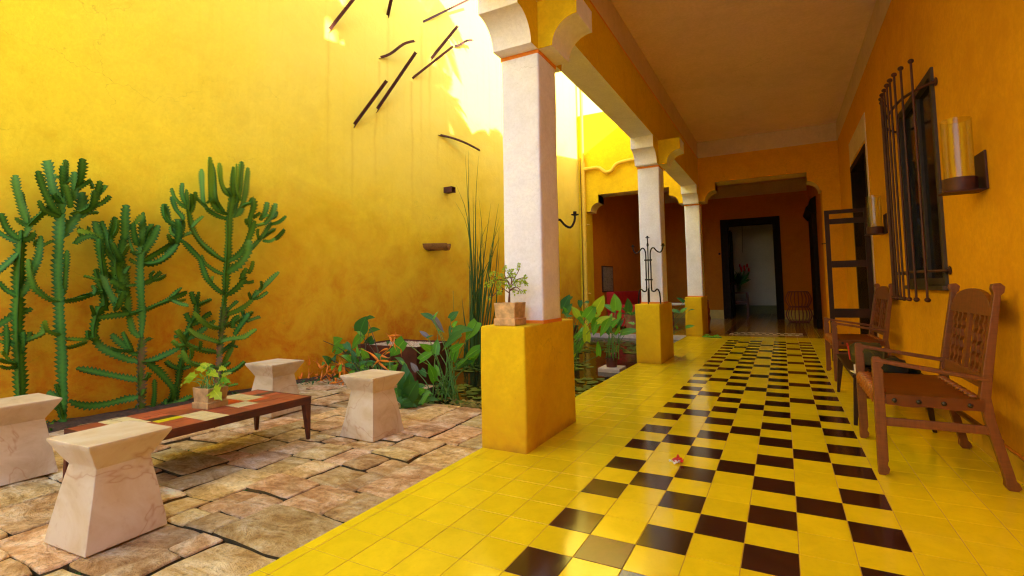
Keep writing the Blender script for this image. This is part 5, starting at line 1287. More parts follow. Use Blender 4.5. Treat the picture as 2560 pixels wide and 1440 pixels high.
# ------------------------------------------------------------------ cacti
def spurge_branch(bm, pts, r, age, bark, lay, cl):
    pts = [Vector(p) for p in pts]
    L = sum((a-b).length for a, b in zip(pts, pts[1:]))
    step = max(.0125, r*.5); n = max(5, int(L/step)); n += n % 2
    P = smooth_path(pts, n+1); F = frames(P)
    tw0 = random.uniform(0, 2*PI); tw = random.uniform(-.5, .5); prev = None; wings = 3
    for i, (p, (t, s, u)) in enumerate(zip(P, F)):
        f = i/n; rr = r*(.62+.38*min(1, f*6) if bark < .5 else 1)*(1 if f < .82 else max(.12, math.sqrt(max(0, 1-((f-.82)/.185)**2))))
        rr *= 1+.10*math.sin(f*L*22+tw0); ro = rr*(1.52 if i % 2 else .84); ri = rr*.40; ring = []
        for k in range(wings):
            a = tw0+tw*f+2*PI*k/wings
            for q, (aa, rad) in enumerate(((a, ro), (a+PI/wings, ri))):
                v = bm.verts.new(p+s*math.cos(aa)*rad+u*math.sin(aa)*rad+(t*(.25*rr) if (q == 0 and i % 2) else Vector((0,0,0))))
                g = min(1, age*(.25+f*1.1)); ring.append(v)
                v[lay] = (((1.0 if i % 2 else .9) if q == 0 else 0.0), g, bark*(1 if f < .85 else .5), 1)
        if prev:
            m = len(ring)
            for k in range(m): bm.faces.new((prev[k], prev[(k+1)%m], ring[(k+1)%m], ring[k]))
        else: bm.faces.new(ring[::-1])
        prev = ring
    bm.faces.new(prev)
CL = {'1': 'tall candelabra cactus at the far left of the wall', '2': 'second cactus from the left, with one long straight trunk', '3': 'bushy dark cactus in the middle with a forked grey trunk', '4': 'tallest cactus on the right with yellow-green upright tips', '5': 'small dark cactus pressed against the wall behind the potted plant'}
random.seed(19)
for key, brs in CACTI.items():
    t = thing('cactus', CL[key], 'cactus', group='branching cacti along the yellow wall')
    for j, (s, r, age, bark) in enumerate(brs):
        pts = [Vector(p)/1000 for p in parse(s)]
        bm = B(); lay = bm.verts.layers.float_color.new('Col')
        if j == 0:
            pts[0].z = min(pts[0].z, -.06)
        spurge_branch(bm, pts, r/1000*.71, age, bark, lay, key)
        obj('trunk' if j == 0 else 'branch', bm, M['cactus'], t, smooth=True)
        if j == 0: base = Vector((pts[0].x, pts[0].y, -.04))
    rebase(t, base)

# ------------------------------------------------------------------ steel bars on the wall
BARS = [((2.892,4.618),(3.23,5.23),.16,0,'rusted steel bar rising out of the picture at upper left of the group'),
 ((3.859,5.254),(3.89,5.62),.10,0,'short vertical steel bar cut by the top edge of the photo'),
 ((4.518,5.455),(5.60,6.37),.12,1,'long thin bar catching sunlight near the top, left of the column'),
 ((3.697,4.557),(4.329,5.060),.18,2,'wavy bent steel strip, leftmost of the two curled pieces'),
 ((4.71,4.899),(5.299,5.739),.22,0,'upper steel bar crossing behind another, near the column capital'),
 ((4.327,4.441),(5.182,5.311),.30,1,'flat reddish bar crossing in front of another bar'),
 ((3.651,3.713),(4.351,4.884),.26,0,'longest dark angle bar, right one of the parallel pair'),
 ((3.277,3.389),(3.79,4.223),.24,0,'lower dark angle bar, left one of the parallel pair'),
 ((5.244,5.36),(5.681,5.635),.08,2,'small sunlit wavy strip nearest the column capital'),
 ((4.886,3.681),(5.842,3.611),.20,3,'lowest bar, bending gently down to the right above the reeds')]
for (a, c, o1, kind, lab) in BARS:
    t = thing('steel_bar', lab, 'steel bar', group='rusted steel bars scattered over the yellow wall')
    # shift the outer end so that it stands off the wall
    A = Vector((wall_x(a[0], -.02), a[0], a[1]))
    E0 = Vector((wall_x(c[0], .05), c[0], c[1])); d = (CAM-E0); k = o1/ (d.x-.16*d.y); E = E0 + d*k
    n = 10; bm = B()
    base = [A.lerp(E, i/n) for i in range(n+1)]; ax = (E-A).normalized()
    sd = ax.cross(Vector((1,-.16,0))).normalized(); nn = sd.cross(ax)
    L = (E-A).length; P = []
    for i, p in enumerate(base):
        s = i/n; q = Vector(p)
        if kind == 2: q += sd*(.035*L*math.sin(2*PI*s))
        if kind == 3: q += sd*(-.05*L*math.sin(PI*s))
        P.append(q)
    w_ = .036 if kind != 1 else .034
    for (wx, wn, ox, on) in (((w_, .006, 0, 0), (.006, w_*.8, w_/2, w_*.4)) if kind != 1 else ((w_, .022, 0, 0),)):
        prev = None
        for q in P:
            ring = [bm.verts.new(q+sd*(ox+i*wx/2)+nn*(on+j*wn/2)) for i, j in ((-1,-1),(1,-1),(1,1),(-1,1))]
            if prev:
                for k2 in range(4): bm.faces.new((prev[k2], prev[(k2+1)%4], ring[(k2+1)%4], ring[k2]))
            else: bm.faces.new(ring[::-1])
            prev = ring
        bm.faces.new(prev)
    obj('bar', bm, M['rust'], t); rebase(t, A)
# stub and spout
st = B(); y = 5.05; X = wall_x(y)
b = st; box(b, X-.03, X+.16, y-.055, y+.055, 2.70, 2.706); box(b, X-.03, X+.16, y-.055, y+.055, 2.79, 2.796); box(b, X-.03, X+.16, y-.055, y-.049, 2.706, 2.79); box(b, X-.03, X+.16, y+.049, y+.055, 2.706, 2.79)
tag(obj('steel_box_spout', st, M['rust']), 'small square rusted steel spout sticking out of the wall', 'spout')
b = B(); y = 4.62; X = wall_x(y); prev = None; NS = 12
dirv = Vector((.93, -.0, -.02)).normalized()
for i in range(9):
    s = i/8; c = Vector((X-.05, y, 1.755)) + Vector((.36*s, .17*s, .0)); ring = []
    for k in range(NS):
        a = PI + PI*k/(NS-1); rr = .095*(1+.10*noise.noise(Vector((s*5, k*.7, 2)))); ring.append(b.verts.new(c+Vector((-.25*math.cos(a)*rr, math.cos(a)*rr, math.sin(a)*rr*1.15+.055))))
    for k in range(NS):
        a = 2*PI - PI*k/(NS-1); rr = .066; ring.append(b.verts.new(c+Vector((-.25*math.cos(a)*rr, math.cos(a)*rr, math.sin(a)*rr*.8+.060))))
    if prev:
        m = len(ring)
        for k in range(m): b.faces.new((prev[k], prev[(k+1)%m], ring[(k+1)%m], ring[k]))
    else: b.faces.new(ring[::-1])
    prev = ring
b.faces.new(prev)
tag(obj('stone_spout', b, M['spout'], smooth=True), 'stained stone gutter spout projecting from the wall above the planter', 'spout')

# ------------------------------------------------------------------ corten planters
def planter(x0, x1, y0, y1, zt, label, rot=0):
    c = Vector(((x0+x1)/2, (y0+y1)/2, 0)); t = thing('steel_planter', label, 'planter', (c.x, c.y, -.28), rot, 'rusted steel planter boxes in the pond')
    hx, hy = (x1-x0)/2, (y1-y0)/2; k = .28
    for nm, a in (('side_panel', (-hx, hx, -hy, -hy+.008)), ('side_panel', (-hx, hx, hy-.008, hy)), ('side_panel', (-hx, -hx+.008, -hy+.008, hy-.008)), ('side_panel', (hx-.008, hx, -hy+.008, hy-.008))):
        obj(nm, bx(*a, 0, zt+k), M['rustbox'], t)
    g = B(); bmesh.ops.create_grid(g, x_segments=26, y_segments=20, size=1)
    for v in g.verts: v.co = Vector((v.co.x*(hx-.008), v.co.y*(hy-.008), zt+k-.025+.010*noise.noise(Vector((v.co.x*9, v.co.y*9, 1)))))
    obj('gravel', g, M['gravel'], t, smooth='all', kind='stuff')
    random.seed(int(x0*100) % 97); gg = B()
    for _ in range(1500):
        x, y = random.uniform(-hx+.012, hx-.012), random.uniform(-hy+.012, hy-.012); r = random.uniform(.004, .009); z = zt+k-.021
        vv = [gg.verts.new((x+dx*r*random.uniform(.6,1), y+dy*r*random.uniform(.6,1), z+dz*r*.7)) for dx, dy, dz in ((1,0,0),(0,1,0),(-1,0,0),(0,-1,0),(0,0,1))]
        for q in range(4): gg.faces.new((vv[q], vv[(q+1)%4], vv[4]))
    obj('pebbles', gg, M['gravel'], t, kind='stuff')
planter(-3.93, -2.96, 3.02, 3.72, .385, 'rusted steel planter topped with white gravel, left of the nearest column')
planter(-3.50, -2.33, 5.10, 6.7, .385, 'second rusted steel planter mostly hidden behind the nearest column')

# ------------------------------------------------------------------ clay pots
def square_pot(c, w_, h, label, name='clay_pot', rz=0, plinth=.3):
    t = thing(name, label, 'pot', c, rz)
    bm = B(); a = w_/2; rings = []
    for r, z in ((a, 0), (a*1.02, h*plinth), (a*.90, h*plinth+.002), (a*1.0, h), (a*.90, h), (a*.84, h-.02)):
        ring = []
        for (p, q), (p2, q2) in zip(((-1,-1),(1,-1),(1,1),(-1,1)), ((1,-1),(1,1),(-1,1),(-1,-1))):
            for i in range(5): ring.append(bm.verts.new(((p+(p2-p)*i/5)*r, (q+(q2-q)*i/5)*r, z+(.004*noise.noise(Vector((p+(p2-p)*i/5, q+(q2-q)*i/5, z*20)))*3 if z >= h-.001 else 0))))
        rings.append(ring)
    for a_, c_ in zip(rings, rings[1:]):
        n = len(a_)
        for i in range(n): bm.faces.new((a_[i], a_[(i+1)%n], c_[(i+1)%n], c_[i]))
    bm.faces.new(rings[0][::-1]); bm.faces.new(rings[-1])
    obj('pot_body', bm, M['claypot'], t, smooth=True, bevel=.002)
    s = B(); box(s, -a*.86, a*.86, -a*.86, a*.86, h-.03, h-.017); obj('soil', s, M['soil'], t)
    return t
square_pot((-2.575, .40, Zb+.0015), .150, .135, 'square clay pot with a leafy plant standing on the tiled bench', rz=.12)
leafy('bench_plant', 'philodendron', 'yellow-green lobed plant growing in the clay pot on the bench', 'plant', [(-2.575,.40,Zb+.115),(-2.56,.39,Zb+.115),(-2.585,.41,Zb+.115)], ['leafyoung','leafyoung','leaf'], stem_r=.0028, lobed=True, droop=.22, nseg=8)
square_pot((-.715, 1.345, .815), .165, .155, 'square woven-look clay pot with a bonsai on the column plinth', rz=.0)
bo = thing('jade_bonsai', 'small bonsai with bright green tufts in the clay pot on the column plinth', 'bonsai')
brs = [[Vector(p)/1000 for p in parse(s)] for s in BON_BR.split('|')]
for i, P in enumerate(brs):
    if i == 0: P[0].z = .95
    r0 = .0105 if i == 0 else .0042
    bm = B(); Q = smooth_path(P, 10); tube(bm, Q, [r0*(1-.62*k/9) for k in range(10)], 7); obj('trunk' if i == 0 else 'branch', bm, M['bark'], bo, smooth='all')
random.seed(2)
for v in parse(BON_TU):
    c = Vector(v)/1000
    bm = B()
    for _ in range(15):
        d = Vector((random.gauss(0,1), random.gauss(0,1), random.gauss(.3,1))).normalized(); p = c+d*random.uniform(.002, .012); L = random.uniform(.009, .016)
        leaf_geo(bm, p, p+d*L, .8, random.uniform(-60, 60), n=3, droop=.1, heart=False)
    lobj('leaf_tuft', bm, M['leafyoung'], bo)
rebase(bo, (-.715, 1.345, .95))
def round_pot(c, r0, r1, h, label, mat='terracotta', name='round_pot', rim=.02):
    t = thing(name, label, 'pot', c); bm = B()
    lathe(bm, [(r0, 0), (r1*.96, h-rim), (r1*1.06, h-rim+.001), (r1*1.06, h), (r1*.92, h), (r1*.88, h-.03)], n=26, cap=True); obj('pot_body', bm, M[mat], t, smooth=True)
    s = B(); lathe(s, [(r1*.87, h-.03), (0.001, h-.025)], n=20, cap=False); obj('soil', s, M['soil'], t)
    return t
stt = bx(-1.33, -1.02, 4.86, 5.18, -.30, -.045); tag(obj('pot_stand_block', stt, M['ledge'], bevel=.01), 'pale stone block in the pond under the dark round pot', 'block')
round_pot((-1.18, 5.02, -.045), .072, .085, .13, 'dark round pot on a stone block left of the middle column', 'rustbox')
round_pot((-2.19, 9.72, -.002), .115, .165, .41, 'terracotta pot with a pale heart motif on the ledge beyond the pond', rim=.04)
hm = B(); hpts = [(0, -.035), (.045, .012), (.04, .034), (.018, .038), (0, .018), (-.018, .038), (-.04, .034), (-.045, .012)]
prism(hm, hpts, 'y', -.004, .004); o = obj('heart_mark', hm, M['ledge'], bpy.data.objects['round_pot.001']); o.location = (.055, -.148, .22); o.rotation_euler = (math.radians(-6), 0, math.radians(20))
# fern or cycad fronds in it
cyc = thing('cycad', 'spiky blue-green cycad growing from the big terracotta pot', 'plant', (-2.19, 9.72, .40))
random.seed(41)
for k in range(15):
    a = 2*PI*k/15+random.uniform(-.15,.15); L = random.uniform(.38, .58); el = random.uniform(.25, 1.0); bm = B(); P = []
    for i in range(9):
        s = i/8; P.append(Vector((math.cos(a)*L*s*math.cos(el), math.sin(a)*L*s*math.cos(el), L*(s*math.sin(el)-.35*s*s))))
    tube(bm, P, .003, 4)
    for i in range(1, 9):
        for sd in (-1, 1):
            for h2 in (0, .5):
                p = P[i].lerp(P[i-1], h2); t_ = (P[i]-P[i-1]).normalized(); s_ = t_.cross(Vector((0,0,1))).normalized()*sd
                leaf_geo(bm, p, p+(s_*.8+t_*.5)*(.10*(1-.6*abs(i/8-.4))), .13, 0, n=2, heart=False, droop=.1)
    lobj('frond', bm, M['leafdark'], cyc)

# ------------------------------------------------------------------ candelabra
def scroll(pts, r=.007, n=26): 
    bm = B(); tube(bm, smooth_path(pts, n), r, 8); return bm
def candelabrum(loc, label, rz=0, legs=True):
    t = thing('candelabrum', label, 'candelabrum', loc, rz, 'wrought iron candelabra standing on the plinths')
    def V(*p): return [Vector((x, y, z)) for x, y, z in p]
    obj('stem', scroll(V((0,0,.02),(0,0,.45),(0,0,.80),(0,0,.93)), .0085), M['iron'], t, smooth=True)
    k = B(); lathe(k, [(.006,.80),(.017,.835),(.006,.885)], n=12, cap=False); obj('knop', k, M['iron'], t, smooth=True)
    for s in (-1, 1):
        x = .034*s
        obj('arm', scroll(V((x,0,.22),(x,0,.50),(x,0,.73),(s*.075,0,.795),(s*.125,0,.745),(s*.175,0,.725),(s*.208,0,.775),(s*.212,0,.815)), .0095, 40), M['iron'], t, smooth=True)
        if legs: obj('leg', scroll(V((x,0,.24),(s*.04,0,.185),(s*.075,0,.175),(s*.115,0,.205),(s*.145,0,.15),(s*.155,0,.0)), .0105, 30), M['iron'], t, smooth=True)
        k = B(); lathe(k, [(.004,.0),(.030,.008),(.032,.014),(.014,.014),(.014,.036),(.010,.036)], c=(s*.212,0,.812), n=16); obj('candle_cup', k, M['iron'], t, smooth=True)
    if legs: obj('leg', scroll(V((0,0,.24),(0,-.02,.20),(0,-.06,.21),(0,-.085,.14),(0,-.09,.0)), .0085, 24), M['iron'], t, smooth=True)
    k = B(); lathe(k, [(.004,.0),(.030,.008),(.032,.014),(.014,.014),(.014,.036),(.010,.036)], c=(0,0,.93), n=16); obj('candle_cup', k, M['iron'], t, smooth=True)
    for z in (.34, .62):
        k = B(); bar(k, (-.055,0,z), (.055,0,z), .007, .02); obj('crosspiece', k, M['iron'], t)
    return t
candelabrum((-.70, 5.34, .817), 'iron candelabrum in front of the middle column shaft', math.radians(3))
candelabrum((-.655, 1.925, .817), 'second iron candelabrum hidden behind the nearest column, one arm showing', 0, False)

# ------------------------------------------------------------------ drainpipe
pp = thing('drainpipe', 'yellow painted drainpipe in the corner with a wavy side branch', 'drainpipe')
cxp = -3.17; cyp = 9.37
b = B(); tube(b, [(cxp, cyp, -.02), (cxp, cyp, 3.92)], .045, 18); obj('downpipe', b, M['pvc'], pp, smooth=True)
b = B(); tube(b, [(cxp, cyp, 3.95), (cxp, cyp, 6.4)], .038, 18); obj('downpipe', b, M['pvc'], pp, smooth=True)
b = B(); tube(b, [(cxp, cyp, 3.80), (cxp, cyp, 4.07)], .052, 18); tube(b, [(cxp, cyp, 3.90), (cxp+.12, cyp, 3.90)], .051, 18); obj('junction', b, M['pvc'], pp, smooth=True)
b = B(); tube(b, smooth_path([(cxp+.06, cyp, 3.90), (-2.80, cyp, 3.90), (-2.70, cyp, 3.84), (-2.60, cyp, 3.765), (-2.46, cyp, 3.79), (-2.36, cyp, 3.91), (-2.20, cyp, 3.96), (-1.85, cyp, 3.985), (-1.2, cyp, 4.0)], 60), .044, 16); obj('branch_pipe', b, M['pvc'], pp, smooth=True)
for z in (.9, 2.55):
    b = B(); tube(b, [(cxp, cyp, z), (cxp, cyp, z+.035)], .054, 16); box(b, cxp-.1, cxp+.1, cyp+.045, cyp+.075, z+.005, z+.03); obj('clip', b, M['pvc'], pp, smooth=True)
b = B(); tube(b, [(cxp-.075, cyp+.02, .1), (cxp-.075, cyp+.02, 4.2)], .009, 8); obj('cable', b, M['rustiron'], pp, smooth=True)
rebase(pp, (cxp, cyp, -.02))

# ------------------------------------------------------------------ armchairs
def chair(loc, rz, label):
    """faces -x; origin on the floor below the centre; W across y"""
    t = thing('armchair', label, 'chair', loc, rz, 'carved wood and leather armchairs along the wall')
    Wd = .365; pf = -.255; W_ = M['wood']
    def fin(nm, bm, bv=.004, mat=None, sm=False): return obj(nm, bm, mat or W_, t, bevel=bv, smooth=sm)
    for s in (-1, 1):
        y = s*Wd
        # front post, scrolled foot and top: side profile in x-z
        prof = [(-.026, 0), (.004, 0), (.022, .012), (.028, .035), (.018, .055), (.020, .07), (.024, .08), (.024, .575), (.014, .588), (.026, .60), (.028, .628), (.012, .645), (-.020, .645), (-.026, .63)]
        bm = B(); prism(bm, [(pf+a, z) for a, z in prof], 'y', y-.021, y+.021); fin('leg', bm)
        pr = [(.262, 0), (.300, 0), (.315, .015), (.306, .04), (.296, .05), (.235, .34), (.222, .46), (.243, .62), (.292, .985), (.306, 1.0), (.312, 1.03), (.294, 1.05), (.262, 1.045), (.256, 1.02), (.264, .995), (.200, .62), (.176, .46), (.190, .34), (.252, .05), (.250, .02)]
        bm = B(); prism(bm, pr, 'y', y-.021, y+.021); fin('rear_post', bm)
        bm = B(); bar(bm, (pf-.015, y, .628), (.225, y, .548), .047, .022); fin('armrest', bm)
        bm = B(); bar(bm, (pf+.02, y, .290), (.235, y, .290), .022, .045); fin('stretcher', bm)
        bm = B(); bar(bm, (pf+.02, y, .412), (.195, y, .412), .024, .045); fin('seat_rail', bm)
    bm = B(); bar(bm, (pf, -Wd+.02, .405), (pf, Wd-.02, .405), .03, .05); fin('seat_rail', bm)
    bm = B(); tube(bm, [(.19, -Wd+.02, .42), (.19, Wd-.02, .42)], .019, 12); fin('seat_rail', bm, 0, sm=True)
    bm = B(); tube(bm, [(.252, -Wd+.015, .235), (.252, Wd-.015, .235)], .017, 12); fin('rear_rail', bm, 0, sm=True)
    # leather seat, sagging, folded over the side rails and studded
    bm = B(); nx_, ny_ = 12, 16; g = []
    for i in range(nx_+1):
        row = []
        for j in range(ny_+1):
            u, v = i/nx_, j/ny_; x = pf-.008+(.455)*u; y = (-Wd-.022)+(2*Wd+.044)*v
            z = .446 - .028*math.sin(PI*u)*math.sin(PI*v) + .002*noise.noise(Vector((x*20, y*20, 0)))
            row.append(bm.verts.new((x, y, z)))
        g.append(row)
    for i in range(nx_):
        for j in range(ny_): bm.faces.new((g[i][j], g[i+1][j], g[i+1][j+1], g[i][j+1]))
    for side, j in ((-1, 0), (1, ny_)):
        low = [bm.verts.new((g[i][j].co.x, side*(Wd+.0235), .385+.004*math.sin(i*1.3))) for i in range(1, nx_+1)]
        for i in range(1, nx_): bm.faces.new((g[i][j], g[i+1][j], low[i], low[i-1]))
    bmesh.ops.solidify(bm, geom=list(bm.faces), thickness=.004)
    seat = obj('seat', bm, M['leather'], t, smooth=True)
    for s in (-1, 1):
        for k in range(4):
            bm = B(); ball(bm, (pf+.065+.108*k, s*(Wd+.026), .414), .0125, (1, .55, 1), 12, 8); obj('stud', bm, M['nail'], seat, smooth='all')
    for k in range(9):   # laces over the front rail and the rear rail
        y = -Wd+.07+k*(2*Wd-.14)/8
        bm = B(); tube(bm, [(pf+.04, y-.012, .452), (pf-.014, y-.004, .448), (pf-.024, y, .420), (pf-.018, y+.004, .388), (pf+.01, y+.008, .374)], .0125, 8); obj('lacing', bm, M['leather'], seat, smooth='all')
        bm = B(); tube(bm, [(.150, y-.012, .450), (.190, y-.004, .447), (.214, y, .425), (.200, y+.006, .398)], .010, 7); obj('lacing', bm, M['leather'], seat, smooth='all')
    # back: arched head panel, wavy slats, centre splat, lower rail
    def bxz(z): return .206 + (z-.50)*(.278-.206)/(.50)+.004
    bm = B(); poly = [(-Wd+.02, .875)] + [(-Wd+.02, .925)] + [(-(Wd-.05)*math.cos(PI*i/14), .925+.095*math.sin(PI*i/14)) for i in range(15)] + [(Wd-.02, .925), (Wd-.02, .875)]
    A = [bm.verts.new((bxz(z)-.012, y, z)) for y, z in poly]; A2 = [bm.verts.new((bxz(z)+.012, y, z)) for y, z in poly]; n = len(poly)
    bm.faces.new(A); bm.faces.new(A2[::-1])
    for i in range(n): bm.faces.new((A[i], A2[i], A2[(i+1)%n], A[(i+1)%n]))
    fin('head_panel', bm, .003)
    bm = B(); z0 = .525; v = []
    for z in (.495, .565):
        for y in (-Wd+.02, Wd-.02):
            for d in (-.012, .012): v.append(bm.verts.new((bxz(z)+d, y, z)))
    for f in ((0,1,3,2),(4,6,7,5),(0,2,6,4),(1,5,7,3),(0,4,5,1),(2,3,7,6)): bm.faces.new([v[i] for i in f])
    fin('lower_rail', bm)
    for k, yc in enumerate((-.26, -.185, -.11, 0, .11, .185, .26)):
        bm = B(); wd_ = .026 if yc == 0 else .014; prev = None
        for i in range(25):
            z = .565+(.875-.565)*i/24; off = 0 if yc == 0 else .0095*math.sin(i/24*2*PI*5)
            ring = [bm.verts.new((bxz(z)+d, yc+off+s*wd_, z)) for s, d in ((-1,-.009),(1,-.009),(1,.009),(-1,.009))]
            if prev:
                for q in range(4): bm.faces.new((prev[q], prev[(q+1)%4], ring[(q+1)%4], ring[q]))
            else: bm.faces.new(ring[::-1])
            prev = ring
        bm.faces.new(prev); obj('splat' if yc == 0 else 'slat', bm, W_, t, smooth=True)
    return t
c1 = chair((1.700, 2.085, 0), 0, 'nearer wooden armchair with studded leather seat, beside the low table')
dup(c1, (1.715, 5.03, 0), math.radians(2), 'farther wooden armchair just before the glazed door leaf')

# ------------------------------------------------------------------ low table with things on it
tb = thing('low_table', 'low dark wooden table with tapering legs between the two armchairs', 'table')
tx0, tx1, ty0, ty1, tz = 1.43, 1.90, 2.78, 4.05, .372
b = B(); box(b, tx0, tx1, ty0, ty1, tz-.022, tz); obj('tabletop', b, M['darkwood'], tb, bevel=.004)
b = B()
for a in ((tx0+.03, tx1-.03, ty0+.03, ty0+.05), (tx0+.03, tx1-.03, ty1-.05, ty1-.03), (tx0+.03, tx0+.05, ty0+.05, ty1-.05), (tx1-.05, tx1-.03, ty0+.05, ty1-.05)): box(b, *a, tz-.075, tz-.0222)
obj('apron', b, M['darkwood'], tb)
for x, dx in ((tx0, 1), (tx1, -1)):
    for y, dy in ((ty0, 1), (ty1, -1)):
        b = B(); v = []
        for w_, z, sp_ in ((.024, 0, -.012), (.050, tz-.0225, .008)):
            for p in ((0,0),(w_,0),(w_,w_),(0,w_)): v.append(b.verts.new((x+dx*(p[0]+sp_), y+dy*(p[1]+sp_), z)))
        for f in ((0,1,2,3),(7,6,5,4),(0,4,5,1),(1,5,6,2),(2,6,7,3),(3,7,4,0)): b.faces.new([v[i] for i in f])
        obj('leg', b, M['darkwood'], tb, bevel=.003)
rebase(tb, ((tx0+tx1)/2, (ty0+ty1)/2, 0))
bg_ = thing('shoulder_bag', 'soft olive bag with red piping slumped on the low table', 'bag')
b = B(); bmesh.ops.create_icosphere(b, subdivisions=4, radius=1)
for v in b.verts:
    p = v.co.copy(); q = Vector((abs(p.x)**.75*(1 if p.x > 0 else -1), abs(p.y)**.72*(1 if p.y > 0 else -1), abs(p.z)**.7*(1 if p.z > 0 else -1)))
    z = q.z*.085 + .03*q.y*.3
    v.co = Vector((1.60+q.x*.13, 3.36+q.y*.24, tz+.0+max(0, z+.088))) + Vector((noise.noise(p*3)*.014, noise.noise(p*3+Vector((5,0,0)))*.02, max(0, noise.noise(p*2.3)*.02) if q.z > 0 else 0))
obj('bag_body', b, M['bag'], bg_, smooth='all')
b = B(); tube(b, smooth_path([(1.46, 3.20, tz+.06), (1.462, 3.33, tz+.165), (1.47, 3.5, tz+.15), (1.50, 3.6, tz+.08)], 20), .006, 6); obj('piping', b, M['redcloth'], bg_, smooth='all')
b = B(); tube(b, smooth_path([(1.55, 3.2, tz+.15), (1.60, 3.12, tz+.13), (1.66, 3.08, tz+.05), (1.70, 3.2, tz+.16)], 24), .008, 6); obj('strap', b, M['bag'], bg_, smooth='all')
rebase(bg_, (1.6, 3.36, tz))
ht = thing('sun_hat', 'black felt hat with a wide brim lying on the low table', 'hat', (1.72, 2.99, tz))
b = B(); lathe(b, [(.085, 0.006), (.088, .05), (.072, .095), (.03, .108), (.001, .106)], n=26, cap=False); obj('crown', b, M['black'], ht, smooth='all')
b = B(); n = 40; ra = []; rb_ = []
for k in range(n):
    a = 2*PI*k/n; w_ = 1+.04*math.sin(2*a); ra.append(b.verts.new((.084*math.cos(a), .084*math.sin(a), .008))); rb_.append(b.verts.new((.165*w_*math.cos(a), .175*w_*math.sin(a), .012+.012*math.sin(2*a+1))))
for k in range(n): b.faces.new((ra[k], ra[(k+1)%n], rb_[(k+1)%n], rb_[k]))
bmesh.ops.solidify(b, geom=list(b.faces), thickness=.003); obj('brim', b, M['black'], ht, smooth='all')
b = B(); lathe(b, [(.0885, .012), (.0895, .035), (.0875, .036)], n=26, cap=False); obj('hat_band', b, M['black'], ht, smooth='all')
pc = B(); obox(pc, (1.475, 2.90, tz+.004), Vector((1,.15,0)).normalized(), Vector((-.15,1,0)).normalized(), Vector((0,0,1)), .075, .11, .006); tag(obj('folded_paper', pc, M['paper']), 'folded white paper at the corner of the low table', 'paper')
pc = B(); 
obox(pc, (1.485, 2.93, tz+.030), Vector((1,.1,0)).normalized(), Vector((0,.3,1)).normalized(), Vector((0,1,-.3)).normalized(), .06, .055, .002); tag(obj('card', pc, M['paper']), 'small white card propped up on the folded paper', 'card')

# ------------------------------------------------------------------ wall sconces
def sconce(y, label, k=1.0):
    t = thing('wall_sconce', label, 'wall lamp', (XR, y, 1.60), 0, 'glass hurricane sconces on the right wall')
    obj('back_plate', bx(-.012, -.001, -.085, .085, -.01, .215), M['rustiron'], t, bevel=.002)
    obj('shelf', bx(-.205, -.0125, -.075, .075, -.012, -.004), M['rustiron'], t, bevel=.001)
    b = B(); lathe(b, [(.082, -.003), (.084, .074), (.081, .074), (.079, .002)], c=(-.108, 0, 0), n=32, cap=False); obj('cup', b, M['rustiron'], t, smooth=True)
    b = B(); lathe(b, [(.0745, .004), (.0745, .43), (.0715, .43), (.0715, .008), (.002, .008), (.002, .004), (.0745, .004)], c=(-.108, 0, 0), n=40, cap=False); obj('glass_cylinder', b, M['glass'], t, smooth=True)
    return t
s1 = sconce(2.09, 'nearer glass cylinder sconce right of the barred window')
dup(s1, (XR, 5.12, 1.62), 0, 'farther glass cylinder sconce between window and doorway')

# ------------------------------------------------------------------ small things on the floor
wr = thing('candy_wrapper', 'crumpled red and white wrapper on the yellow tiles', 'wrapper', (.375, 1.43, .001))
random.seed(6)
def crumple(sx, sy, h, seed):
    bm = B(); bmesh.ops.create_grid(bm, x_segments=7, y_segments=6, size=.5)
    for v in bm.verts: v.co = Vector((v.co.x*sx, v.co.y*sy, .004+h*abs(noise.noise(Vector((v.co.x*4+seed, v.co.y*5, seed))))*1.6))
    bmesh.ops.solidify(bm, geom=list(bm.faces), thickness=.0006); return bm
o = obj('foil', crumple(.058, .045, .035, 1.3), M['redplastic'], wr); o.rotation_euler = (0,0,.5); o.location = (.004,.004,0)
o = obj('foil_lining', crumple(.052, .045, .022, 4.1), M['paper'], wr); o.rotation_euler = (0,0,-.7); o.location = (-.012,-.014,0)
def sandal(loc, rz, label, flip=1):
    t = thing('flip_flop', label, 'sandal', loc, rz, 'pair of green flip-flops by the farthest column')
    out = [(-.125,-.028),(-.09,-.040),(0,-.034),(.07,-.050),(.115,-.038),(.130,0),(.112,.036),(.06,.044),(-.02,.032),(-.09,.036),(-.125,.024)]
    b = B(); prism(b, [(x, y*flip) for x, y in out], 'z', .0, .016); obj('sole', b, M['greendark'], t, bevel=.003)
    b = B(); prism(b, [(x*.94, y*flip*.93) for x, y in out], 'z', .0165, .019); obj('footbed', b, M['green'], t)
    for s in (-1, 1):
        b = B(); tube(b, smooth_path([(.075,0,.02),(.06,s*.012,.045),(.01,s*.034,.05),(-.035,s*.038,.018)], 14), .006, 6); obj('strap', b, M['green'], t, smooth='all')
    return t
sandal((-.42, 9.02, .001), math.radians(150), 'green flip-flop, left one of the pair by the farthest column')
sandal((-.27, 8.98, .001), math.radians(-20), 'green flip-flop, right one of the pair by the farthest column', -1)

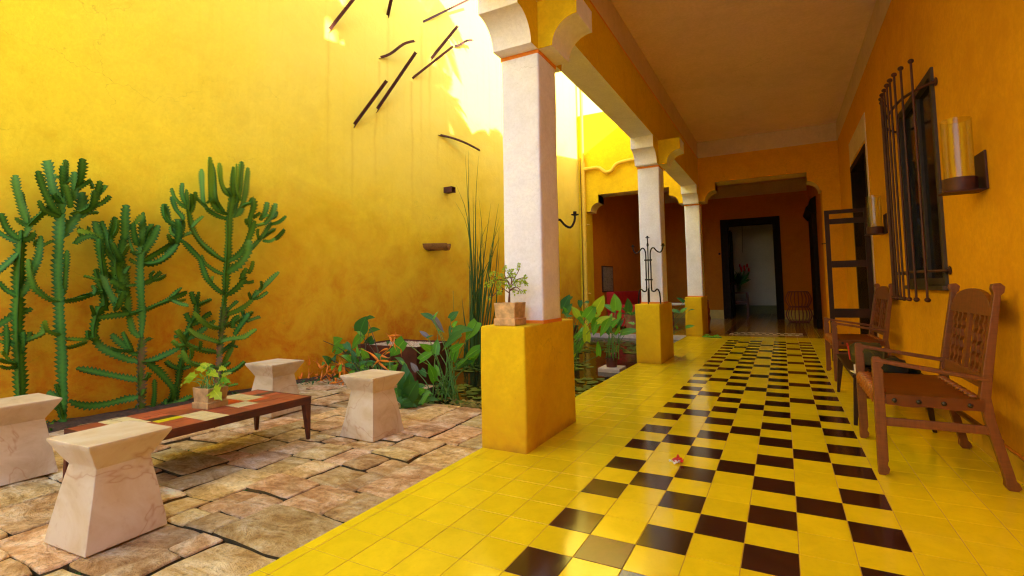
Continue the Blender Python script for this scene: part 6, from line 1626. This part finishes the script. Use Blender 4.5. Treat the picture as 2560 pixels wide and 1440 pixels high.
# ------------------------------------------------------------------ hall things
def person_like_carving():
    t = thing('wooden_carving', 'slender carved red wooden figure leaning by the hall entrance', 'carving', (-.56, 10.25, 0))
    b = B(); lathe(b, [(.055,0),(.05,.03),(.030,.06),(.034,.14),(.052,.24),(.060,.32),(.040,.40),(.058,.47),(.052,.53),(.028,.56),(.036,.60),(.040,.64),(.026,.68),(.005,.69)], n=16)
    for v in b.verts: v.co += Vector((noise.noise(v.co*14), noise.noise(v.co*14+Vector((4,0,0))), 0))*.012
    obj('figure', b, M['carved'], t, smooth='all')
    for s in (-1, 1):
        b = B(); tube(b, smooth_path([(0,s*.045,.52),(.02,s*.085,.44),(-.02,s*.06,.34),(-.04,s*.01,.38)], 12), .014, 7); obj('arm', b, M['carved'], t, smooth='all')
    b = B(); tube(b, smooth_path([(0,-.03,.62),(-.03,-.06,.68),(0,-.02,.72),(.03,.03,.70)], 12), .016, 7); obj('headdress', b, M['carved'], t, smooth='all')
person_like_carving()
cg = thing('cane_stool', 'double drum-shaped open cane stool beside the far doorway', 'stool', (1.36, 13.85, 0))
def rad(z):
    zz_ = (z % .42)/.42; return .235 + .085*math.sin(PI*zz_)
for z, r in ((.008, .235), (.42, .24), (.84, .235)):
    b = B(); tube(b, [(r*math.cos(2*PI*k/28), r*math.sin(2*PI*k/28), z) for k in range(29)], .012, 6, cap=False); obj('hoop', b, M['carved'], cg, smooth='all')
for k in range(20):
    a = 2*PI*k/20; b = B(); P = []
    for i in range(17):
        z = .84*i/16; r = .235+.085*abs(math.sin(PI*z/.42)); P.append((r*math.cos(a), r*math.sin(a), z))
    tube(b, P, .008, 5); obj('cane', b, M['carved'], cg, smooth='all')
b = B(); lathe(b, [(.225, .838), (.225, .85), (.001, .852)], n=24, cap=False); obj('seat', b, M['carved'], cg, smooth='all')
ht_ = thing('hall_table', 'small square red wooden side table holding the flower vase', 'table', (-.32, 16.6, 0))
b = B(); box(b, -.26, .26, -.26, .26, .76, .80); obj('tabletop', b, M['carved'], ht_, bevel=.004)
for sx in (-1, 1):
    for sy in (-1, 1): b = B(); box(b, sx*.23-.025, sx*.23+.025, sy*.23-.025, sy*.23+.025, 0, .7599); obj('leg', b, M['carved'], ht_)
for s in (-1, 1):
    b = B(); box(b, -.204, .204, s*.23-.012, s*.23+.012, .42, .50); obj('rail', b, M['carved'], ht_)
    b = B(); box(b, s*.23-.012, s*.23+.012, -.204, .204, .70, .755); obj('rail', b, M['carved'], ht_)
vs_ = thing('glass_vase', 'clear glass vase on the hall side table', 'vase', (-.34, 16.55, .801))
b = B(); lathe(b, [(.06, 0), (.075, .24), (.071, .24), (.057, .008), (.001, .008)], n=24, cap=False); obj('vase_body', b, M['glass'], vs_, smooth='all')
fl = thing('flower_bouquet', 'large dark bouquet of red ginger and long leaves in the glass vase', 'flowers', (-.34, 16.55, .80))
random.seed(12)
for k in range(46):
    a = random.uniform(0, 2*PI); el = random.uniform(.25, 1.5); L = random.uniform(.35, .75); d = Vector((math.cos(a)*math.cos(el), math.sin(a)*math.cos(el), math.sin(el)))
    p0 = Vector((0,0,.22)); b = B(); leaf_geo(b, p0+d*L*.2, p0+d*L, .16, random.uniform(-40,40), n=5, heart=False, droop=.25); lobj('leaf', b, M['leafdark'], fl)
for k in range(9):
    a = random.uniform(0, 2*PI); el = random.uniform(.8, 1.4); L = random.uniform(.55, .85); d = Vector((math.cos(a)*math.cos(el), math.sin(a)*math.cos(el), math.sin(el)))
    b = B(); tube(b, [Vector((0,0,.02)), d*L*.5+Vector((0,0,.2)), d*L+Vector((0,0,.2))], .005, 5); obj('flower_stem', b, M['stem'], fl)
    b = B(); ball(b, d*L+Vector((0,0,.22)), .04, (.8,.8,1.7), 8, 8); obj('blossom', b, M['redcloth'], fl, smooth='all')
sf = thing('red_sofa', 'low red sofa in the dark sitting room beyond the pond', 'sofa', (-2.52, 11.5, 0), math.atan2(-.16, 1)*1.0)
for nm, a, bv in (('base', (-.38, .42, -1.0, 1.0, .06, .40), .02), ('backrest', (-.42, -.18, -1.0, 1.0, .401, .94), .05), ('armrest', (-.17, .40, -1.0, -.82, .401, .62), .04), ('armrest', (-.17, .40, .82, 1.0, .401, .62), .04), ('cushion', (-.17, .40, -.81, -.005, .402, .52), .04), ('cushion', (-.17, .40, .005, .81, .402, .52), .04)):
    obj(nm, bx(*a), M['redcloth'], sf, bevel=bv)
for sx in (-.32, .36):
    for sy in (-.92, .92): obj('leg', bx(sx-.025, sx+.025, sy-.025, sy+.025, 0, .06), M['blackwood'], sf)
lm_ = thing('table_lamp', 'lamp with a square tan shade behind the red sofa', 'lamp', (-2.55, 13.1, 0))
b = B(); lathe(b, [(.10,0),(.10,.02),(.015,.03),(.015,1.08)], n=16); obj('lamp_stand', b, M['blackwood'], lm_, smooth=True)
b = B(); lathe(b, [(.15,1.10),(.13,1.36),(.127,1.36),(.147,1.10)], n=24, cap=False); obj('lamp_shade', b, M['shade'], lm_, smooth=True)
pi_ = thing('framed_print', 'narrow grey botanical print hanging on the sitting room wall', 'picture')
def on_wall(bm, y0, y1, z0, z1, o0, o1):
    v = []
    for z in (z0, z1):
        for y, o_ in ((y0, o0), (y0, o1), (y1, o1), (y1, o0)): v.append(bm.verts.new((wall_x(y, o_), y, z)))
    for f in ((0,3,2,1),(4,5,6,7),(0,1,5,4),(1,2,6,5),(2,3,7,6),(3,0,4,7)): bm.faces.new([v[i] for i in f])
b = B(); on_wall(b, 10.46, 11.05, .93, 1.61, .0125, .04); obj('frame', b, M['darkwood'], pi_)
b = B(); on_wall(b, 10.49, 11.02, .96, 1.58, .0405, .044); obj('print', b, M['picture'], pi_)
rebase(pi_, (wall_x(10.7), 10.7, .93))
wt = thing('round_table', 'white round table top half hidden behind the farthest column', 'table', (-1.42, 10.6, 0))
b = B(); lathe(b, [(.36, .60), (.37, .61), (.37, .63), (.36, .64)], n=32); obj('tabletop', b, M['paper'], wt, smooth=True)
b = B(); lathe(b, [(.20, 0), (.20, .02), (.03, .05), (.03, .599)], n=20); obj('pedestal', b, M['carved'], wt, smooth=True)
sw = B(); lathe(sw, [(.035, 0), (.035, .01), (.015, .03)], n=16)
for v in sw.verts: v.co = Vector((v.co.x-.75+.0, FY-.001-v.co.z, v.co.y+2.05))
tag(obj('doorbell', sw, M['iron'], smooth='all'), 'small round dark fitting on the far wall left of the doorway', 'fitting')
wi = B(); tube(wi, smooth_path([(-.22, 17.5, CT-.001), (-.21, 17.5, 3.2), (-.23, 17.5, 2.2)], 8), .006, 5); tag(obj('hanging_cord', wi, M['rustiron']), 'thin cord hanging from the ceiling of the pale room', 'cord')

# palms on the roof terrace that dapple the sunlight on the wall
random.seed(52)
def palm(c, h, label, nf=20, L0=1.5):
    t = thing('potted_palm', label, 'palm', c); 
    b = B(); tube(b, smooth_path([(0,0,0),(.05,.05,h*.5),(0,.1,h)], 12), [.09-.003*i for i in range(12)], 10); obj('trunk', b, M['bark'], t, smooth='all')
    for k in range(nf):
        a = 2*PI*k/nf+random.uniform(-.2,.2); el = random.uniform(-.1, 1.1); L = L0*random.uniform(.75, 1.15); P = []
        for i in range(11):
            s = i/10; P.append(Vector((math.cos(a)*L*s*math.cos(el), .1+math.sin(a)*L*s*math.cos(el), h+L*(s*math.sin(el)-.55*s*s))))
        b = B(); tube(b, P, .008, 4)
        for i in range(1, 11):
            for h2 in (0, .33, .66):
                p = P[i].lerp(P[i-1], h2); t_ = (P[i]-P[i-1]).normalized(); s_ = t_.cross(Vector((0,0,1))).normalized()
                for sd in (-1, 1):
                    leaf_geo(b, p, p+(s_*sd*.8+t_*.6+Vector((0,0,-.25)))*(.42*(1-.5*abs(i/10-.4))), .075, 0, n=2, heart=False, droop=.1)
        lobj('frond', b, M['leafdark'], t)
palm((-.10, 3.05, 5.981), .75, 'small roof palm nearest the viewer, standing on the upper terrace', 16, .85)
palm((-.30, 2.80, 5.981), 1.9, 'tall roof palm rising at the corner of the upper wall', 20, 1.0)
palm((.15, 4.35, 5.981), .25, 'low bushy roof palm in the middle of the upper terrace', 14, .75)
palm((-.20, 1.25, 5.981), 1.5, 'tall thin roof palm between the two added sun-blocking blocks', 12, .8)
palm((.30, 5.9, 5.981), .55, 'roof palm farthest along the upper terrace', 14, .8)
